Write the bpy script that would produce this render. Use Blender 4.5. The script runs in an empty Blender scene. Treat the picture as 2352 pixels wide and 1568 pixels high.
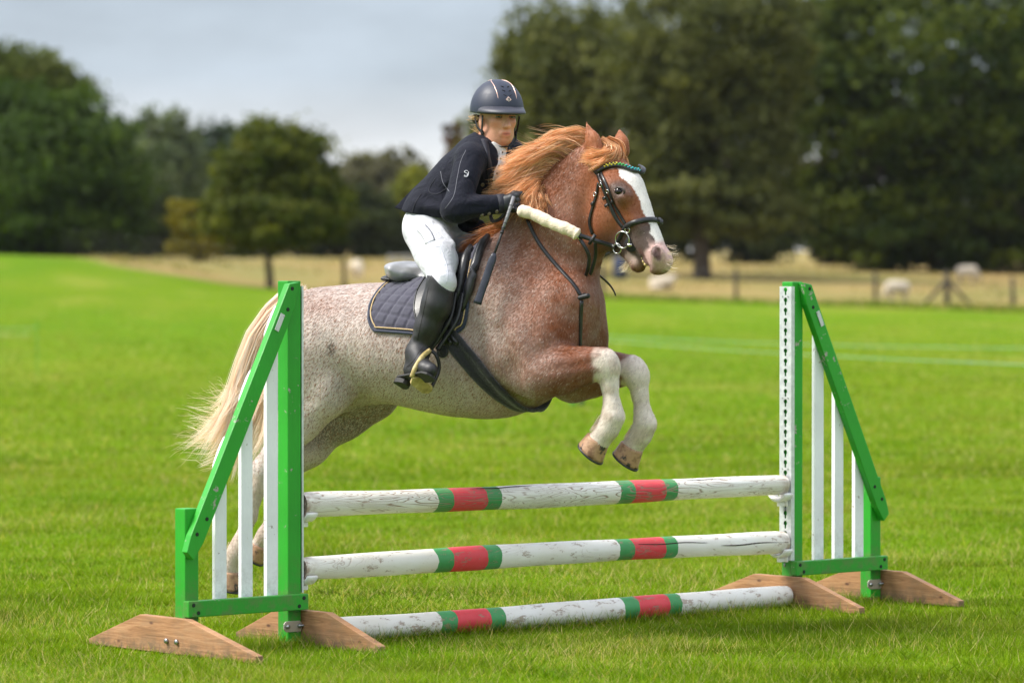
import bpy, bmesh, math, random
import numpy as np
from mathutils import Vector, Matrix
from mathutils.bvhtree import BVHTree

random.seed(7)
rng = np.random.default_rng(11)
SC = bpy.context.scene
COL = SC.collection

# ------------------------------------------------------------------ camera
FPX, CX, CY, HOR = 9000.0, 1176.0, 784.0, 665.0     # focal length and centre in units of a 2352 px wide frame
CAM_H = 1.5
cam_d = bpy.data.cameras.new('camera')
cam = bpy.data.objects.new('camera', cam_d); COL.objects.link(cam)
cam_d.sensor_width = 36.0
cam_d.lens = 36.0 * FPX / 2352.0
cam_d.clip_start = 0.5; cam_d.clip_end = 4000.0
PITCH = math.atan((CY - HOR) / FPX)
cam.location = (0, 0, CAM_H)
cam.rotation_euler = (math.pi / 2 - PITCH, 0, 0)
cam_d.dof.use_dof = True
cam_d.dof.focus_distance = 17.0
cam_d.dof.aperture_fstop = 2.8
SC.camera = cam

# ------------------------------------------------------------------ light
SUN_EL, SUN_AZ = math.radians(50), math.radians(-98)   # azimuth from +Y (away from the camera), negative = towards -X
world = bpy.data.worlds.new('World'); SC.world = world
world.use_nodes = True
wn, wl = world.node_tree.nodes, world.node_tree.links
wn.clear()
def WN(t, **kw):
    n = wn.new(t)
    for k, v in kw.items(): setattr(n, k, v)
    return n
w_out = WN('ShaderNodeOutputWorld')
w_bg1 = WN('ShaderNodeBackground'); w_bg2 = WN('ShaderNodeBackground'); w_mix = WN('ShaderNodeMixShader')
sky = WN('ShaderNodeTexSky', sky_type='NISHITA', sun_disc=False)
sky.sun_elevation = SUN_EL; sky.sun_rotation = SUN_AZ
w_bg1.inputs['Strength'].default_value = 0.10
wl.new(sky.outputs['Color'], w_bg1.inputs['Color'])
w_tc = WN('ShaderNodeTexCoord')
w_sep = WN('ShaderNodeSeparateXYZ'); wl.new(w_tc.outputs['Generated'], w_sep.inputs[0])
# overcast: brightness by elevation (thick bank low down, thinner bright cloud overhead)
w_ramp = WN('ShaderNodeValToRGB')
wl.new(w_sep.outputs['Z'], w_ramp.inputs['Fac'])
cr = w_ramp.color_ramp
cr.elements[0].position = 0.0;  cr.elements[0].color = (.72, .73, .74, 1)
cr.elements[1].position = 1.0;  cr.elements[1].color = (.98, 1.03, 1.16, 1)
for p, c in ((.024, (.69, .70, .71)), (.038, (.48, .50, .535)), (.054, (.315, .36, .42)), (.10, (.33, .38, .45)), (.35, (.74, .79, .90))):
    e = cr.elements.new(p); e.color = (*c, 1)
w_map = WN('ShaderNodeMapping'); w_map.inputs['Scale'].default_value = (11, 11, 30)
wl.new(w_tc.outputs['Generated'], w_map.inputs[0])
w_noi = WN('ShaderNodeTexNoise'); w_noi.inputs['Scale'].default_value = 1.0; w_noi.inputs['Detail'].default_value = 6; w_noi.inputs['Roughness'].default_value = .55
wl.new(w_map.outputs[0], w_noi.inputs['Vector'])
w_mr = WN('ShaderNodeMapRange'); w_mr.inputs['From Min'].default_value = .3; w_mr.inputs['From Max'].default_value = .7
w_mr.inputs['To Min'].default_value = .82; w_mr.inputs['To Max'].default_value = 1.20
wl.new(w_noi.outputs['Fac'], w_mr.inputs['Value'])
w_mul = WN('ShaderNodeMix', data_type='RGBA', blend_type='MULTIPLY'); w_mul.inputs[0].default_value = 1.0
wl.new(w_ramp.outputs['Color'], w_mul.inputs[6]); wl.new(w_mr.outputs[0], w_mul.inputs[7])
wl.new(w_mul.outputs[2], w_bg2.inputs['Color'])
w_bg2.inputs['Strength'].default_value = 0.82
w_mix.inputs[0].default_value = 0.88
wl.new(w_bg1.outputs[0], w_mix.inputs[1]); wl.new(w_bg2.outputs[0], w_mix.inputs[2])
wl.new(w_mix.outputs[0], w_out.inputs['Surface'])

sun_d = bpy.data.lights.new('sun', 'SUN'); sun = bpy.data.objects.new('sun', sun_d); COL.objects.link(sun)
sun_d.energy = 3.1; sun_d.angle = math.radians(20); sun_d.color = (1.0, .95, .87)
_sv = Vector((math.sin(SUN_AZ) * math.cos(SUN_EL), math.cos(SUN_AZ) * math.cos(SUN_EL), math.sin(SUN_EL)))
sun.rotation_euler = _sv.to_track_quat('Z', 'Y').to_euler()
sun.location = (0, 0, 30)

SC.view_settings.view_transform = 'Standard'; SC.view_settings.look = 'None'
SC.view_settings.exposure = 0.97; SC.view_settings.gamma = 1.0
SC.view_settings.use_curve_mapping = False
SC.cycles.use_denoising = True
SC.cycles.max_bounces = 8; SC.cycles.diffuse_bounces = 3; SC.cycles.glossy_bounces = 3
SC.cycles.transmission_bounces = 4; SC.cycles.transparent_max_bounces = 6
SC.cycles.sample_clamp_indirect = 6.0

# ------------------------------------------------------------------ measuring: picture point + plane -> metres
_RC = cam.rotation_euler.to_matrix()
def ray(px, py):
    return Vector((0, 0, CAM_H)), (_RC @ Vector(((px - CX) / FPX, -(py - CY) / FPX, -1))).normalized()
def at(px, py, dist):                      # world point seen at px,py whose Y distance is dist
    o, d = ray(px, py); return o + d * (dist / d.y)
class Frame:
    """upright frame: x = heading (deg towards the camera from picture-right), y = away, z = up"""
    def __init__(s, origin, deg):
        s.M = Matrix.Translation(Vector(origin)) @ Matrix.Rotation(-math.radians(deg), 4, 'Z'); s.I = s.M.inverted()
        s.R3 = s.I.to_3x3()
    def lray(s, px, py):
        o, d = ray(px, py); return s.I @ o, s.R3 @ d
    def P(s, px, py, v=0.0):               # point on the plane v metres to the camera side of the median plane
        o, d = s.lray(px, py); return o + d * ((-v - o.y) / d.y)
    def proj(s, A):                        # local points (n,3) -> picture px (n,2)
        M = np.array(s.M); W = A @ M[:3, :3].T + M[:3, 3]
        Rc = np.array(_RC); C = (W - np.array((0, 0, CAM_H))) @ Rc
        return np.stack((CX + FPX * C[:, 0] / -C[:, 2], CY - FPX * C[:, 1] / -C[:, 2]), 1)
WORLD = Frame((0, 0, 0), 0)

# ------------------------------------------------------------------ materials
def mat(name, col=(.5, .5, .5), rough=.6, **kw):
    m = bpy.data.materials.new(name); m.use_nodes = True
    b = m.node_tree.nodes['Principled BSDF']
    b.inputs['Base Color'].default_value = (*col, 1); b.inputs['Roughness'].default_value = rough
    for k, v in kw.items(): b.inputs[k].default_value = v
    return m
class NT:
    """short-hand for adding nodes to a material"""
    def __init__(s, m): s.m = m; s.n = m.node_tree.nodes; s.l = m.node_tree.links; s.b = s.n['Principled BSDF']
    def __call__(s, t, ins=None, **kw):
        n = s.n.new(t)
        for k, v in kw.items(): setattr(n, k, v)
        for k, v in (ins or {}).items():
            if hasattr(v, 'is_output') or isinstance(v, bpy.types.NodeSocket): s.l.new(v, n.inputs[k])
            else: n.inputs[k].default_value = v
        return n
    def coord(s, kind='Object', scale=(1, 1, 1), rot=(0, 0, 0)):
        c = s('ShaderNodeTexCoord'); m = s('ShaderNodeMapping', {'Vector': c.outputs[kind], 'Scale': scale, 'Rotation': rot}); return m.outputs[0]
    def noise(s, vec, scale, detail=3, rough=.5, dist=0.0):
        return s('ShaderNodeTexNoise', {'Vector': vec, 'Scale': scale, 'Detail': detail, 'Roughness': rough, 'Distortion': dist}).outputs['Fac']
    def ramp(s, fac, stops):
        r = s('ShaderNodeValToRGB', {'Fac': fac}); e = r.color_ramp.elements
        while len(e) < len(stops): e.new(.5)
        for x, (p, c) in zip(e, stops):
            x.position = p; x.color = (*c, 1) if len(c) == 3 else c
        return r.outputs['Color']
    def mix(s, f, a, b, blend='MIX'):
        n = s('ShaderNodeMix', data_type='RGBA', blend_type=blend)
        for i, v in ((0, f), (6, a), (7, b)):
            if isinstance(v, bpy.types.NodeSocket): s.l.new(v, n.inputs[i])
            elif isinstance(v, (int, float)): n.inputs[i].default_value = v if i == 0 else (v, v, v, 1)
            else: n.inputs[i].default_value = (*v, 1)
        return n.outputs[2]
    def math(s, op, a, b=0.0, clamp=False):
        n = s('ShaderNodeMath', operation=op, use_clamp=clamp)
        for i, v in enumerate((a, b)):
            if isinstance(v, bpy.types.NodeSocket): s.l.new(v, n.inputs[i])
            else: n.inputs[i].default_value = v
        return n.outputs[0]
    def rng(s, v, a, b, c=0., d=1.):
        return s('ShaderNodeMapRange', {'Value': v, 'From Min': a, 'From Max': b, 'To Min': c, 'To Max': d}).outputs[0]
    def bump(s, h, strength=.3, dist=.01):
        s.l.new(s('ShaderNodeBump', {'Height': h, 'Strength': strength, 'Distance': dist}).outputs[0], s.b.inputs['Normal'])
    def col(s, c): s.l.new(c, s.b.inputs['Base Color'])
    def attr(s, name): return s('ShaderNodeAttribute', attribute_name=name)

def cloth_mat(name, col, rough=.85, wr=18, ws=.35, fine=900, sheen=.3):
    m = mat(name, col, rough); t = NT(m)
    c = t.coord('Object')
    n1 = t.noise(c, wr, 3, .5, .8); n2 = t.noise(c, fine, 1)
    t.bump(t.math('ADD', n1, t.math('MULTIPLY', n2, .06)), ws, .02)
    t.col(t.mix(t.rng(t.noise(c, 6, 4), .3, .7), tuple(x * .85 for x in col), tuple(min(1, x * 1.12) for x in col)))
    t.b.inputs['Sheen Weight'].default_value = sheen; t.b.inputs['Sheen Roughness'].default_value = .5
    return m
def leather_mat(name, col, rough=.42, sc=220):
    m = mat(name, col, rough); t = NT(m); c = t.coord('Object')
    v = t('ShaderNodeTexVoronoi', {'Vector': c, 'Scale': sc}).outputs['Distance']
    t.bump(t.math('ADD', t.math('MULTIPLY', v, .5), t.math('MULTIPLY', t.noise(c, 14, 3), 1.2)), .12, .004)
    t.l.new(t.rng(t.noise(c, 9, 4), .3, .7, rough - .08, rough + .14), t.b.inputs['Roughness'])
    t.col(t.mix(t.rng(t.noise(c, 25, 4), .45, .75), col, tuple(x * 1.5 + .008 for x in col)))
    return m

# ------------------------------------------------------------------ mesh helpers
def np_mesh(name, V, F):
    V = np.asarray(V, dtype=np.float32).reshape(-1, 3)
    me = bpy.data.meshes.new(name)
    if isinstance(F, np.ndarray):
        k = F.shape[1]; n = len(F)
        me.vertices.add(len(V)); me.vertices.foreach_set('co', V.ravel())
        me.loops.add(n * k); me.loops.foreach_set('vertex_index', F.astype(np.int32).ravel())
        me.polygons.add(n); me.polygons.foreach_set('loop_start', np.arange(0, n * k, k, dtype=np.int32))
        try: me.polygons.foreach_set('loop_total', np.full(n, k, dtype=np.int32))
        except Exception: pass
        me.update(calc_edges=True)
    else:
        me.from_pydata([tuple(map(float, v)) for v in V], [], [tuple(map(int, f)) for f in F])
    return me
def smooth(me, on=True):
    me.polygons.foreach_set('use_smooth', np.full(len(me.polygons), on, dtype=bool)); return me
def set_color(me, name, C):                # per-vertex linear colours (n,3)
    a = me.color_attributes.new(name, 'FLOAT_COLOR', 'POINT')
    a.data.foreach_set('color', np.concatenate((C, np.ones((len(C), 1))), 1).astype(np.float32).ravel())
def merge(*parts):
    V, F, o = [], [], 0
    for v, f in parts:
        v = np.asarray(v, dtype=float).reshape(-1, 3); V.append(v)
        F += [tuple(int(i) + o for i in q) for q in f]; o += len(v)
    return np.concatenate(V), F

class Thing:
    """an Empty at the base of a thing; parts are given in the frame's coordinates"""
    def __init__(s, name, label, cat, frame=WORLD, base=(0, 0, 0), group=None):
        s.o = bpy.data.objects.new(name, None); COL.objects.link(s.o)
        s.o.empty_display_size = .2
        s.base = np.array(base, dtype=float)
        s.o.matrix_world = frame.M @ Matrix.Translation(Vector(base))
        s.o['label'] = label; s.o['category'] = cat
        if group: s.o['group'] = group
    def part(s, name, V, F, m, sm=False, parent=None, label=None, kind=None, bevel=0):
        me = np_mesh(name, np.asarray(V, dtype=float).reshape(-1, 3) - s.base, F)
        if bevel:
            bm = bmesh.new(); bm.from_mesh(me)
            bmesh.ops.recalc_face_normals(bm, faces=bm.faces)
            bmesh.ops.bevel(bm, geom=list(bm.edges), offset=bevel, segments=2, profile=.6, affect='EDGES', clamp_overlap=True)
            bm.to_mesh(me); bm.free()
        smooth(me, sm); me.materials.append(m)
        o = bpy.data.objects.new(name, me); COL.objects.link(o)
        o.parent = parent or s.o
        if label: o['label'] = label
        if kind: o['kind'] = kind
        return o
def solo(name, label, cat, V, F, m, frame=WORLD, base=(0, 0, 0), sm=False, group=None, kind=None, bevel=0):
    """a thing that is one mesh"""
    me = np_mesh(name, np.asarray(V, dtype=float).reshape(-1, 3) - np.array(base, dtype=float), F)
    if bevel:
        bm = bmesh.new(); bm.from_mesh(me); bmesh.ops.recalc_face_normals(bm, faces=bm.faces)
        bmesh.ops.bevel(bm, geom=list(bm.edges), offset=bevel, segments=2, profile=.6, affect='EDGES', clamp_overlap=True); bm.to_mesh(me); bm.free()
    smooth(me, sm); me.materials.append(m)
    o = bpy.data.objects.new(name, me); COL.objects.link(o)
    o.matrix_world = frame.M @ Matrix.Translation(Vector(base))
    if label: o['label'] = label
    if cat: o['category'] = cat
    if group: o['group'] = group
    if kind: o['kind'] = kind
    return o

BOXF = [(0, 3, 2, 1), (4, 5, 6, 7), (0, 1, 5, 4), (1, 2, 6, 5), (2, 3, 7, 6), (3, 0, 4, 7)]
def box(x0, x1, y0, y1, z0, z1):
    return np.array([(x0, y0, z0), (x1, y0, z0), (x1, y1, z0), (x0, y1, z0), (x0, y0, z1), (x1, y0, z1), (x1, y1, z1), (x0, y1, z1)], dtype=float), BOXF
def prism(poly, y0, y1):                   # polygon in (x,z), extruded along y
    n = len(poly); V = [(x, y0, z) for x, z in poly] + [(x, y1, z) for x, z in poly]
    return np.array(V, dtype=float), [tuple(range(n)), tuple(range(2 * n - 1, n - 1, -1))] + [(i, i + n, (i + 1) % n + n, (i + 1) % n) for i in range(n)]
def catmull(pts, n):
    """n points along a Catmull-Rom curve through pts (m,k)"""
    P = np.asarray(pts, dtype=float); m = len(P)
    Q = np.concatenate((2 * P[:1] - P[1:2], P, 2 * P[-1:] - P[-2:-1]))
    t = np.linspace(0, m - 1, n); i = np.minimum(t.astype(int), m - 2); f = (t - i)[:, None]
    a, b, c, d = Q[i], Q[i + 1], Q[i + 2], Q[i + 3]
    return .5 * (2 * b + (c - a) * f + (2 * a - 5 * b + 4 * c - d) * f ** 2 + (3 * b - a - 3 * c + d) * f ** 3)
def _tan(P):
    T = np.gradient(P, axis=0); return T / np.maximum(np.linalg.norm(T, axis=1, keepdims=True), 1e-9)
def sweep(P, N, prof):
    """profile points (k,2) or per-point (n,k,2) swept along P with normals N; closed ends"""
    P = np.asarray(P, dtype=float); T = _tan(P); N = np.asarray(N, dtype=float)
    if N.ndim == 1: N = np.tile(N, (len(P), 1))
    B = np.cross(T, N); B /= np.maximum(np.linalg.norm(B, axis=1, keepdims=True), 1e-9); N = np.cross(B, T)
    prof = np.asarray(prof, dtype=float)
    if prof.ndim == 2: prof = np.tile(prof, (len(P), 1, 1))
    k = prof.shape[1]; n = len(P)
    V = P[:, None] + prof[:, :, :1] * B[:, None] + prof[:, :, 1:] * N[:, None]
    F = [(i * k + j, i * k + (j + 1) % k, (i + 1) * k + (j + 1) % k, (i + 1) * k + j) for i in range(n - 1) for j in range(k)]
    F += [tuple(range(k - 1, -1, -1)), tuple(range((n - 1) * k, n * k))]
    return V.reshape(-1, 3), F
def strap(P, N, w, t):                     # flat leather strap
    return sweep(P, N, [(-w / 2, 0), (-w / 2 * .8, t), (w / 2 * .8, t), (w / 2, 0)])
def tube(P, r, k=8, N=(0.13, .31, .94)):
    P = np.asarray(P, dtype=float); r = np.broadcast_to(np.asarray(r, dtype=float), (len(P),))
    a = np.linspace(0, 2 * math.pi, k, endpoint=False); c = np.stack((np.cos(a), np.sin(a)), 1)
    return sweep(P, np.asarray(N, dtype=float), r[:, None, None] * c[None])
def ring(c, r, w, nrm, up=(0, 0, 1), n=24, k=6, a0=0., a1=2 * math.pi):
    c = np.array(c, dtype=float); nrm = np.array(nrm, dtype=float); nrm /= np.linalg.norm(nrm)
    u = np.cross(nrm, up); u /= np.linalg.norm(u); v = np.cross(nrm, u)
    a = np.linspace(a0, a1, n, endpoint=abs(a1 - a0) < 6.28)
    P = c + r * (np.cos(a)[:, None] * u + np.sin(a)[:, None] * v)
    if abs(a1 - a0) < 6.28: return tube(P, w, k, nrm)
    b = np.linspace(0, 2 * math.pi, k, endpoint=False)
    V = np.concatenate([[P[i] + w * (math.cos(x) * (P[i] - c) / r + math.sin(x) * nrm) for x in b] for i in range(n)])
    return V, [(i * k + j, i * k + (j + 1) % k, (i + 1) % n * k + (j + 1) % k, (i + 1) % n * k + j) for i in range(n) for j in range(k)]
def disc(c, nrm, r, t, n=16, r2=None):
    c = np.array(c, dtype=float); nrm = np.array(nrm, dtype=float); nrm /= np.linalg.norm(nrm)
    return tube(np.array([c - nrm * t * .5, c - nrm * t * .25, c + nrm * t * .25, c + nrm * t * .5]), np.array([r * .9, r, r, r2 or r * .9]), n, np.cross(nrm, (.3, .2, .9)))
def lathe(prof, c=(0, 0, 0), n=20):
    a = np.linspace(0, 2 * math.pi, n, endpoint=False)
    V = np.concatenate([np.stack((r * np.cos(a), r * np.sin(a), np.full(n, z)), 1) for r, z in prof]) + np.array(c)
    m = len(prof)
    F = [(i * n + j, i * n + (j + 1) % n, (i + 1) * n + (j + 1) % n, (i + 1) * n + j) for i in range(m - 1) for j in range(n)]
    return V, F + [tuple(range(n - 1, -1, -1)), tuple(range((m - 1) * n, m * n))]

# ------------------------------------------------------------------ smooth solids from blended shapes (signed distance + surface nets)
class Sdf:
    def __init__(s): s.p = []
    def seg(s, a, b, ra, rb, fa=1.0, fb=None, k=.04, L=(0, 1, 0), op='+'):
        s.p.append(('seg', np.array(a, float), np.array(b, float), ra, rb, fa, fa if fb is None else fb, k, np.array(L, float), op)); return s
    def chain(s, pts, k=.04, L=(0, 1, 0), op='+'):      # pts: (point, r, f)
        for (a, ra, fa), (b, rb, fb) in zip(pts, pts[1:]): s.seg(a, b, ra, rb, fa, fb, k, L, op)
        return s
    def ell(s, c, r, ax=None, k=.04, op='+'):
        s.p.append(('ell', np.array(c, float), np.array(r, float), np.eye(3) if ax is None else np.array(ax, float), k, op)); return s
    def cut(s, point, n, k=.004):                        # keep the side the normal points away from
        s.p.append(('cut', np.array(point, float), np.array(n, float) / np.linalg.norm(n), k)); return s
    def build(s, h, relax=0):
        lo, hi = np.full(3, 1e9), np.full(3, -1e9)
        bbs = []
        for p in s.p:
            if p[0] == 'seg':
                m = max(p[3] * max(1, p[5]), p[4] * max(1, p[6])); l = np.minimum(p[1], p[2]) - m; g = np.maximum(p[1], p[2]) + m; k = p[7]; op = p[9]
            elif p[0] == 'ell': m = p[2].max(); l = p[1] - m; g = p[1] + m; k = p[4]; op = p[5]
            else: bbs.append(None); continue
            bbs.append((l - k - 3 * h, g + k + 3 * h))
            if op == '+': lo = np.minimum(lo, l); hi = np.maximum(hi, g)
        lo -= 4 * h; hi += 4 * h
        n = np.ceil((hi - lo) / h).astype(int) + 1
        X = [lo[i] + h * np.arange(n[i]) for i in range(3)]
        F = np.full(n, .5, dtype=np.float32)
        for p, bb in zip(s.p, bbs):
            if p[0] == 'cut':
                d = ((X[0] - p[1][0]) * p[2][0])[:, None, None] + ((X[1] - p[1][1]) * p[2][1])[None, :, None] + ((X[2] - p[1][2]) * p[2][2])[None, None, :]
                F = np.maximum(F, d.astype(np.float32)); continue
            i0 = np.clip(np.floor((bb[0] - lo) / h).astype(int), 0, n); i1 = np.clip(np.ceil((bb[1] - lo) / h).astype(int) + 1, 0, n)
            if (i1 <= i0).any(): continue
            sl = tuple(slice(a, b) for a, b in zip(i0, i1))
            x = X[0][sl[0]].astype(np.float32)[:, None, None]; y = X[1][sl[1]].astype(np.float32)[None, :, None]; z = X[2][sl[2]].astype(np.float32)[None, None, :]
            if p[0] == 'seg':
                _, a, b, ra, rb, fa, fb, k, L, op = p
                e = b - a; ee = float(e @ e) + 1e-12
                dx, dy, dz = x - a[0], y - a[1], z - a[2]
                t = np.clip((dx * e[0] + dy * e[1] + dz * e[2]) / ee, 0, 1)
                dx = dx - t * e[0]; dy = dy - t * e[1]; dz = dz - t * e[2]
                q = dx * dx + dy * dy + dz * dz
                if fa != 1 or fb != 1:
                    f = fa + (fb - fa) * t; dl = dx * L[0] + dy * L[1] + dz * L[2]
                    q = q - dl * dl + (dl / f) ** 2
                    d = (np.sqrt(np.maximum(q, 0)) - (ra + (rb - ra) * t)) * np.minimum(1, f)
                else: d = np.sqrt(q) - (ra + (rb - ra) * t)
            else:
                _, c, r, ax, k, op = p
                dx, dy, dz = x - c[0], y - c[1], z - c[2]
                ll = [(dx * w[0] + dy * w[1] + dz * w[2]) for w in ax]
                k0 = np.sqrt(sum((l / q) ** 2 for l, q in zip(ll, r))); k1 = np.sqrt(sum((l / q ** 2) ** 2 for l, q in zip(ll, r)))
                d = k0 * (k0 - 1) / np.maximum(k1, 1e-6)
            G = F[sl]
            if op == '+':
                w = np.maximum(k - np.abs(G - d), 0) / k; F[sl] = np.minimum(G, d) - w * w * k * .25
            else:
                d = -d; w = np.maximum(k - np.abs(G - d), 0) / k; F[sl] = np.maximum(G, d) + w * w * k * .25
        V, Q = surface_nets(F, lo, h)
        for _ in range(relax): V = laplace(V, Q)
        return V, Q
def surface_nets(F, lo, h):
    I = F < 0
    cnt = np.zeros(tuple(np.array(F.shape) - 1), dtype=np.int8)
    off = [(i, j, k) for i in (0, 1) for j in (0, 1) for k in (0, 1)]
    n = np.array(F.shape)
    for o in off: cnt += I[o[0]:n[0] - 1 + o[0], o[1]:n[1] - 1 + o[1], o[2]:n[2] - 1 + o[2]]
    mask = (cnt > 0) & (cnt < 8); cells = np.argwhere(mask)
    idx = np.full(mask.shape, -1, dtype=np.int32); idx[mask] = np.arange(len(cells))
    pos = np.zeros((len(cells), 3)); c = np.zeros(len(cells))
    for a in off:
        for ax in range(3):
            if a[ax]: continue
            b = list(a); b[ax] = 1
            fa = F[cells[:, 0] + a[0], cells[:, 1] + a[1], cells[:, 2] + a[2]]; fb = F[cells[:, 0] + b[0], cells[:, 1] + b[1], cells[:, 2] + b[2]]
            x = (fa < 0) != (fb < 0); t = np.where(x, fa / np.where(x, fa - fb, 1), 0)
            q = np.tile(np.array(a, float), (len(cells), 1)); q[:, ax] += t
            pos += q * x[:, None]; c += x
    V = lo + h * (cells + pos / c[:, None])
    Q = []
    for ax in range(3):
        sa = [slice(None)] * 3; sb = [slice(None)] * 3
        sa[ax] = slice(0, -1); sb[ax] = slice(1, None)
        A, B = I[tuple(sa)], I[tuple(sb)]
        E = np.argwhere(A != B); u, w = (ax + 1) % 3, (ax + 2) % 3
        E = E[(E[:, u] > 0) & (E[:, w] > 0) & (E[:, u] < n[u] - 1) & (E[:, w] < n[w] - 1)]
        ins = A[E[:, 0], E[:, 1], E[:, 2]]
        def cell(du, dw):
            e = E.copy(); e[:, u] += du; e[:, w] += dw; return idx[e[:, 0], e[:, 1], e[:, 2]]
        q = np.stack((cell(-1, -1), cell(0, -1), cell(0, 0), cell(-1, 0)), 1)
        q[~ins] = q[~ins][:, ::-1]; Q.append(q)
    return V, np.concatenate(Q)
def laplace(V, Q, f=.5):
    S = np.zeros_like(V); c = np.zeros(len(V))
    for i, j in ((0, 1), (1, 2), (2, 3), (3, 0)):
        for a, b in ((i, j), (j, i)):
            for x in range(3): S[:, x] += np.bincount(Q[:, a], V[Q[:, b], x], len(V))
            c += np.bincount(Q[:, a], minlength=len(V))
    return V * (1 - f) + f * S / np.maximum(c, 1)[:, None]
def vnormals(V, Q):
    d = np.cross(V[Q[:, 2]] - V[Q[:, 0]], V[Q[:, 3]] - V[Q[:, 1]]) if Q.shape[1] == 4 else np.cross(V[Q[:, 1]] - V[Q[:, 0]], V[Q[:, 2]] - V[Q[:, 0]])
    N = np.zeros_like(V)
    for i in range(Q.shape[1]):
        for x in range(3): N[:, x] += np.bincount(Q[:, i], d[:, x], len(V))
    return N / np.maximum(np.linalg.norm(N, axis=1, keepdims=True), 1e-12)
def strands(R, r0, r1=None):
    """hair: R (n strands, m points, 3), thin tapering ribbons as one mesh; also returns the position along each strand"""
    n, m, _ = R.shape
    T = np.gradient(R, axis=1); T /= np.maximum(np.linalg.norm(T, axis=2, keepdims=True), 1e-9)
    A = rng.normal(size=(n, 1, 3)); B = np.cross(T, A); B /= np.maximum(np.linalg.norm(B, axis=2, keepdims=True), 1e-9)
    s = np.linspace(0, 1, m)[None, :, None]
    r = np.asarray(r0).reshape(-1, 1, 1) * 1.35 * (1 - s) ** .6 + (r1 if r1 is not None else 0.0002)
    V = np.stack((R - r * B, R + r * B), 2)
    b = (np.arange(n) * m * 2)[:, None] + (np.arange(m - 1) * 2)[None, :]
    F = np.stack((b, b + 1, b + 3, b + 2), 2).reshape(-1, 4)
    return V.reshape(-1, 3), F, np.broadcast_to(s[..., None], (n, m, 2, 1)).reshape(-1)
def sstep(a, b, x):
    t = np.clip((x - a) / (b - a), 0, 1); return t * t * (3 - 2 * t)
# ================================================================== the ground
def ground_z(x, y):
    x = np.asarray(x, float); y = np.asarray(y, float)
    a = np.interp(x, [-60, -40, -17.7, -13.8, -12, -10.2, -8.2, -3, 3.4, 10, 17.2, 40, 80], [4.2, 3.7, 2.70, 2.30, 2.04, 1.74, 1.52, 1.36, 1.22, 1.02, .78, .3, .1]); b = 2.85 - .010 * np.clip(x, -60, 60)
    s = np.clip((y - 30) / 110, 0, None); s1 = np.where(s < 1, s * s * (3 - s) / 2, 1.0)
    z = a * s1
    t = np.clip((y - 140) / 60, 0, 1)
    z = z * (1 - t) + np.maximum(b, a) * t
    z = z + np.clip((y - 200) / 100, 0, 12) * 1.1
    z = z + .02 * np.sin(x * .31 + 1) * np.sin(y * .23) * np.clip((y - 22) / 15, 0, 1)
    return z
def fence_y(x):                           # where the mown field stops
    x = np.asarray(x, float)
    return 138 - .1 * x + np.where(x < -14, (-14 - x) * 6.0, 0)
ys = np.concatenate((np.linspace(-40, 10, 8), np.linspace(12, 60, 40), np.linspace(62, 215, 90), np.linspace(225, 420, 20), np.geomspace(450, 2600, 14)))
xs = np.concatenate((-np.geomspace(1500, 70, 14), np.linspace(-60, 60, 150), np.geomspace(70, 1500, 14)))
GX, GY = np.meshgrid(xs, ys, indexing='ij'); GV = np.stack((GX, GY, ground_z(GX, GY)), -1).reshape(-1, 3)
_i = np.arange(len(xs) * len(ys)).reshape(len(xs), len(ys))
GF = np.stack((_i[:-1, :-1], _i[1:, :-1], _i[1:, 1:], _i[:-1, 1:]), -1).reshape(-1, 4)
m_ground = mat('turf', (.08, .16, .015), .9, **{'Specular IOR Level': .03}); t = NT(m_ground)
me = np_mesh('ground', GV, GF); smooth(me)
_past = sstep(-2.0, 2.0, GV[:, 1] - fence_y(GV[:, 0]))
set_color(me, 'pasture', np.stack((_past,) * 3, 1))
c = t.coord('Object')
g1 = t.noise(c, .35, 4, .6); g2 = t.noise(t.coord('Object', (1, .25, 1)), .22, 3, .5); g3 = t.noise(c, 9, 4, .65)
green = t.mix(t.rng(g1, .3, .7), (.084, .170, .003), (.120, .208, .004))
green = t.mix(t.rng(g2, .42, .75), green, (.145, .205, .007))
green = t.mix(t.rng(g3, .35, .8, 0, .35), green, (.05, .11, .003)); green = t.mix(t.rng(t.noise(t.coord('Object', (.6, .2, 1)), .5, 3, .6), .5, .72, 0, .55), green, (.26, .25, .045))
dry = t.mix(t.rng(t.noise(t.coord('Object', (1, .5, 1)), .16, 4, .6), .35, .68), (.30, .21, .085), (.19, .18, .055))
dry = t.mix(t.rng(t.noise(c, .9, 4, .7), .5, .75, 0, .6), dry, (.15, .14, .04))
t.col(t.mix(t.attr('pasture').outputs['Color'], green, dry))
t.bump(t.noise(c, 14, 4, .7), .6, .06)
me.materials.append(m_ground)
ground = bpy.data.objects.new('ground', me); COL.objects.link(ground); ground['kind'] = 'structure'; ground['label'] = 'mown green field running up to dry sheep pasture'

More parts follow.
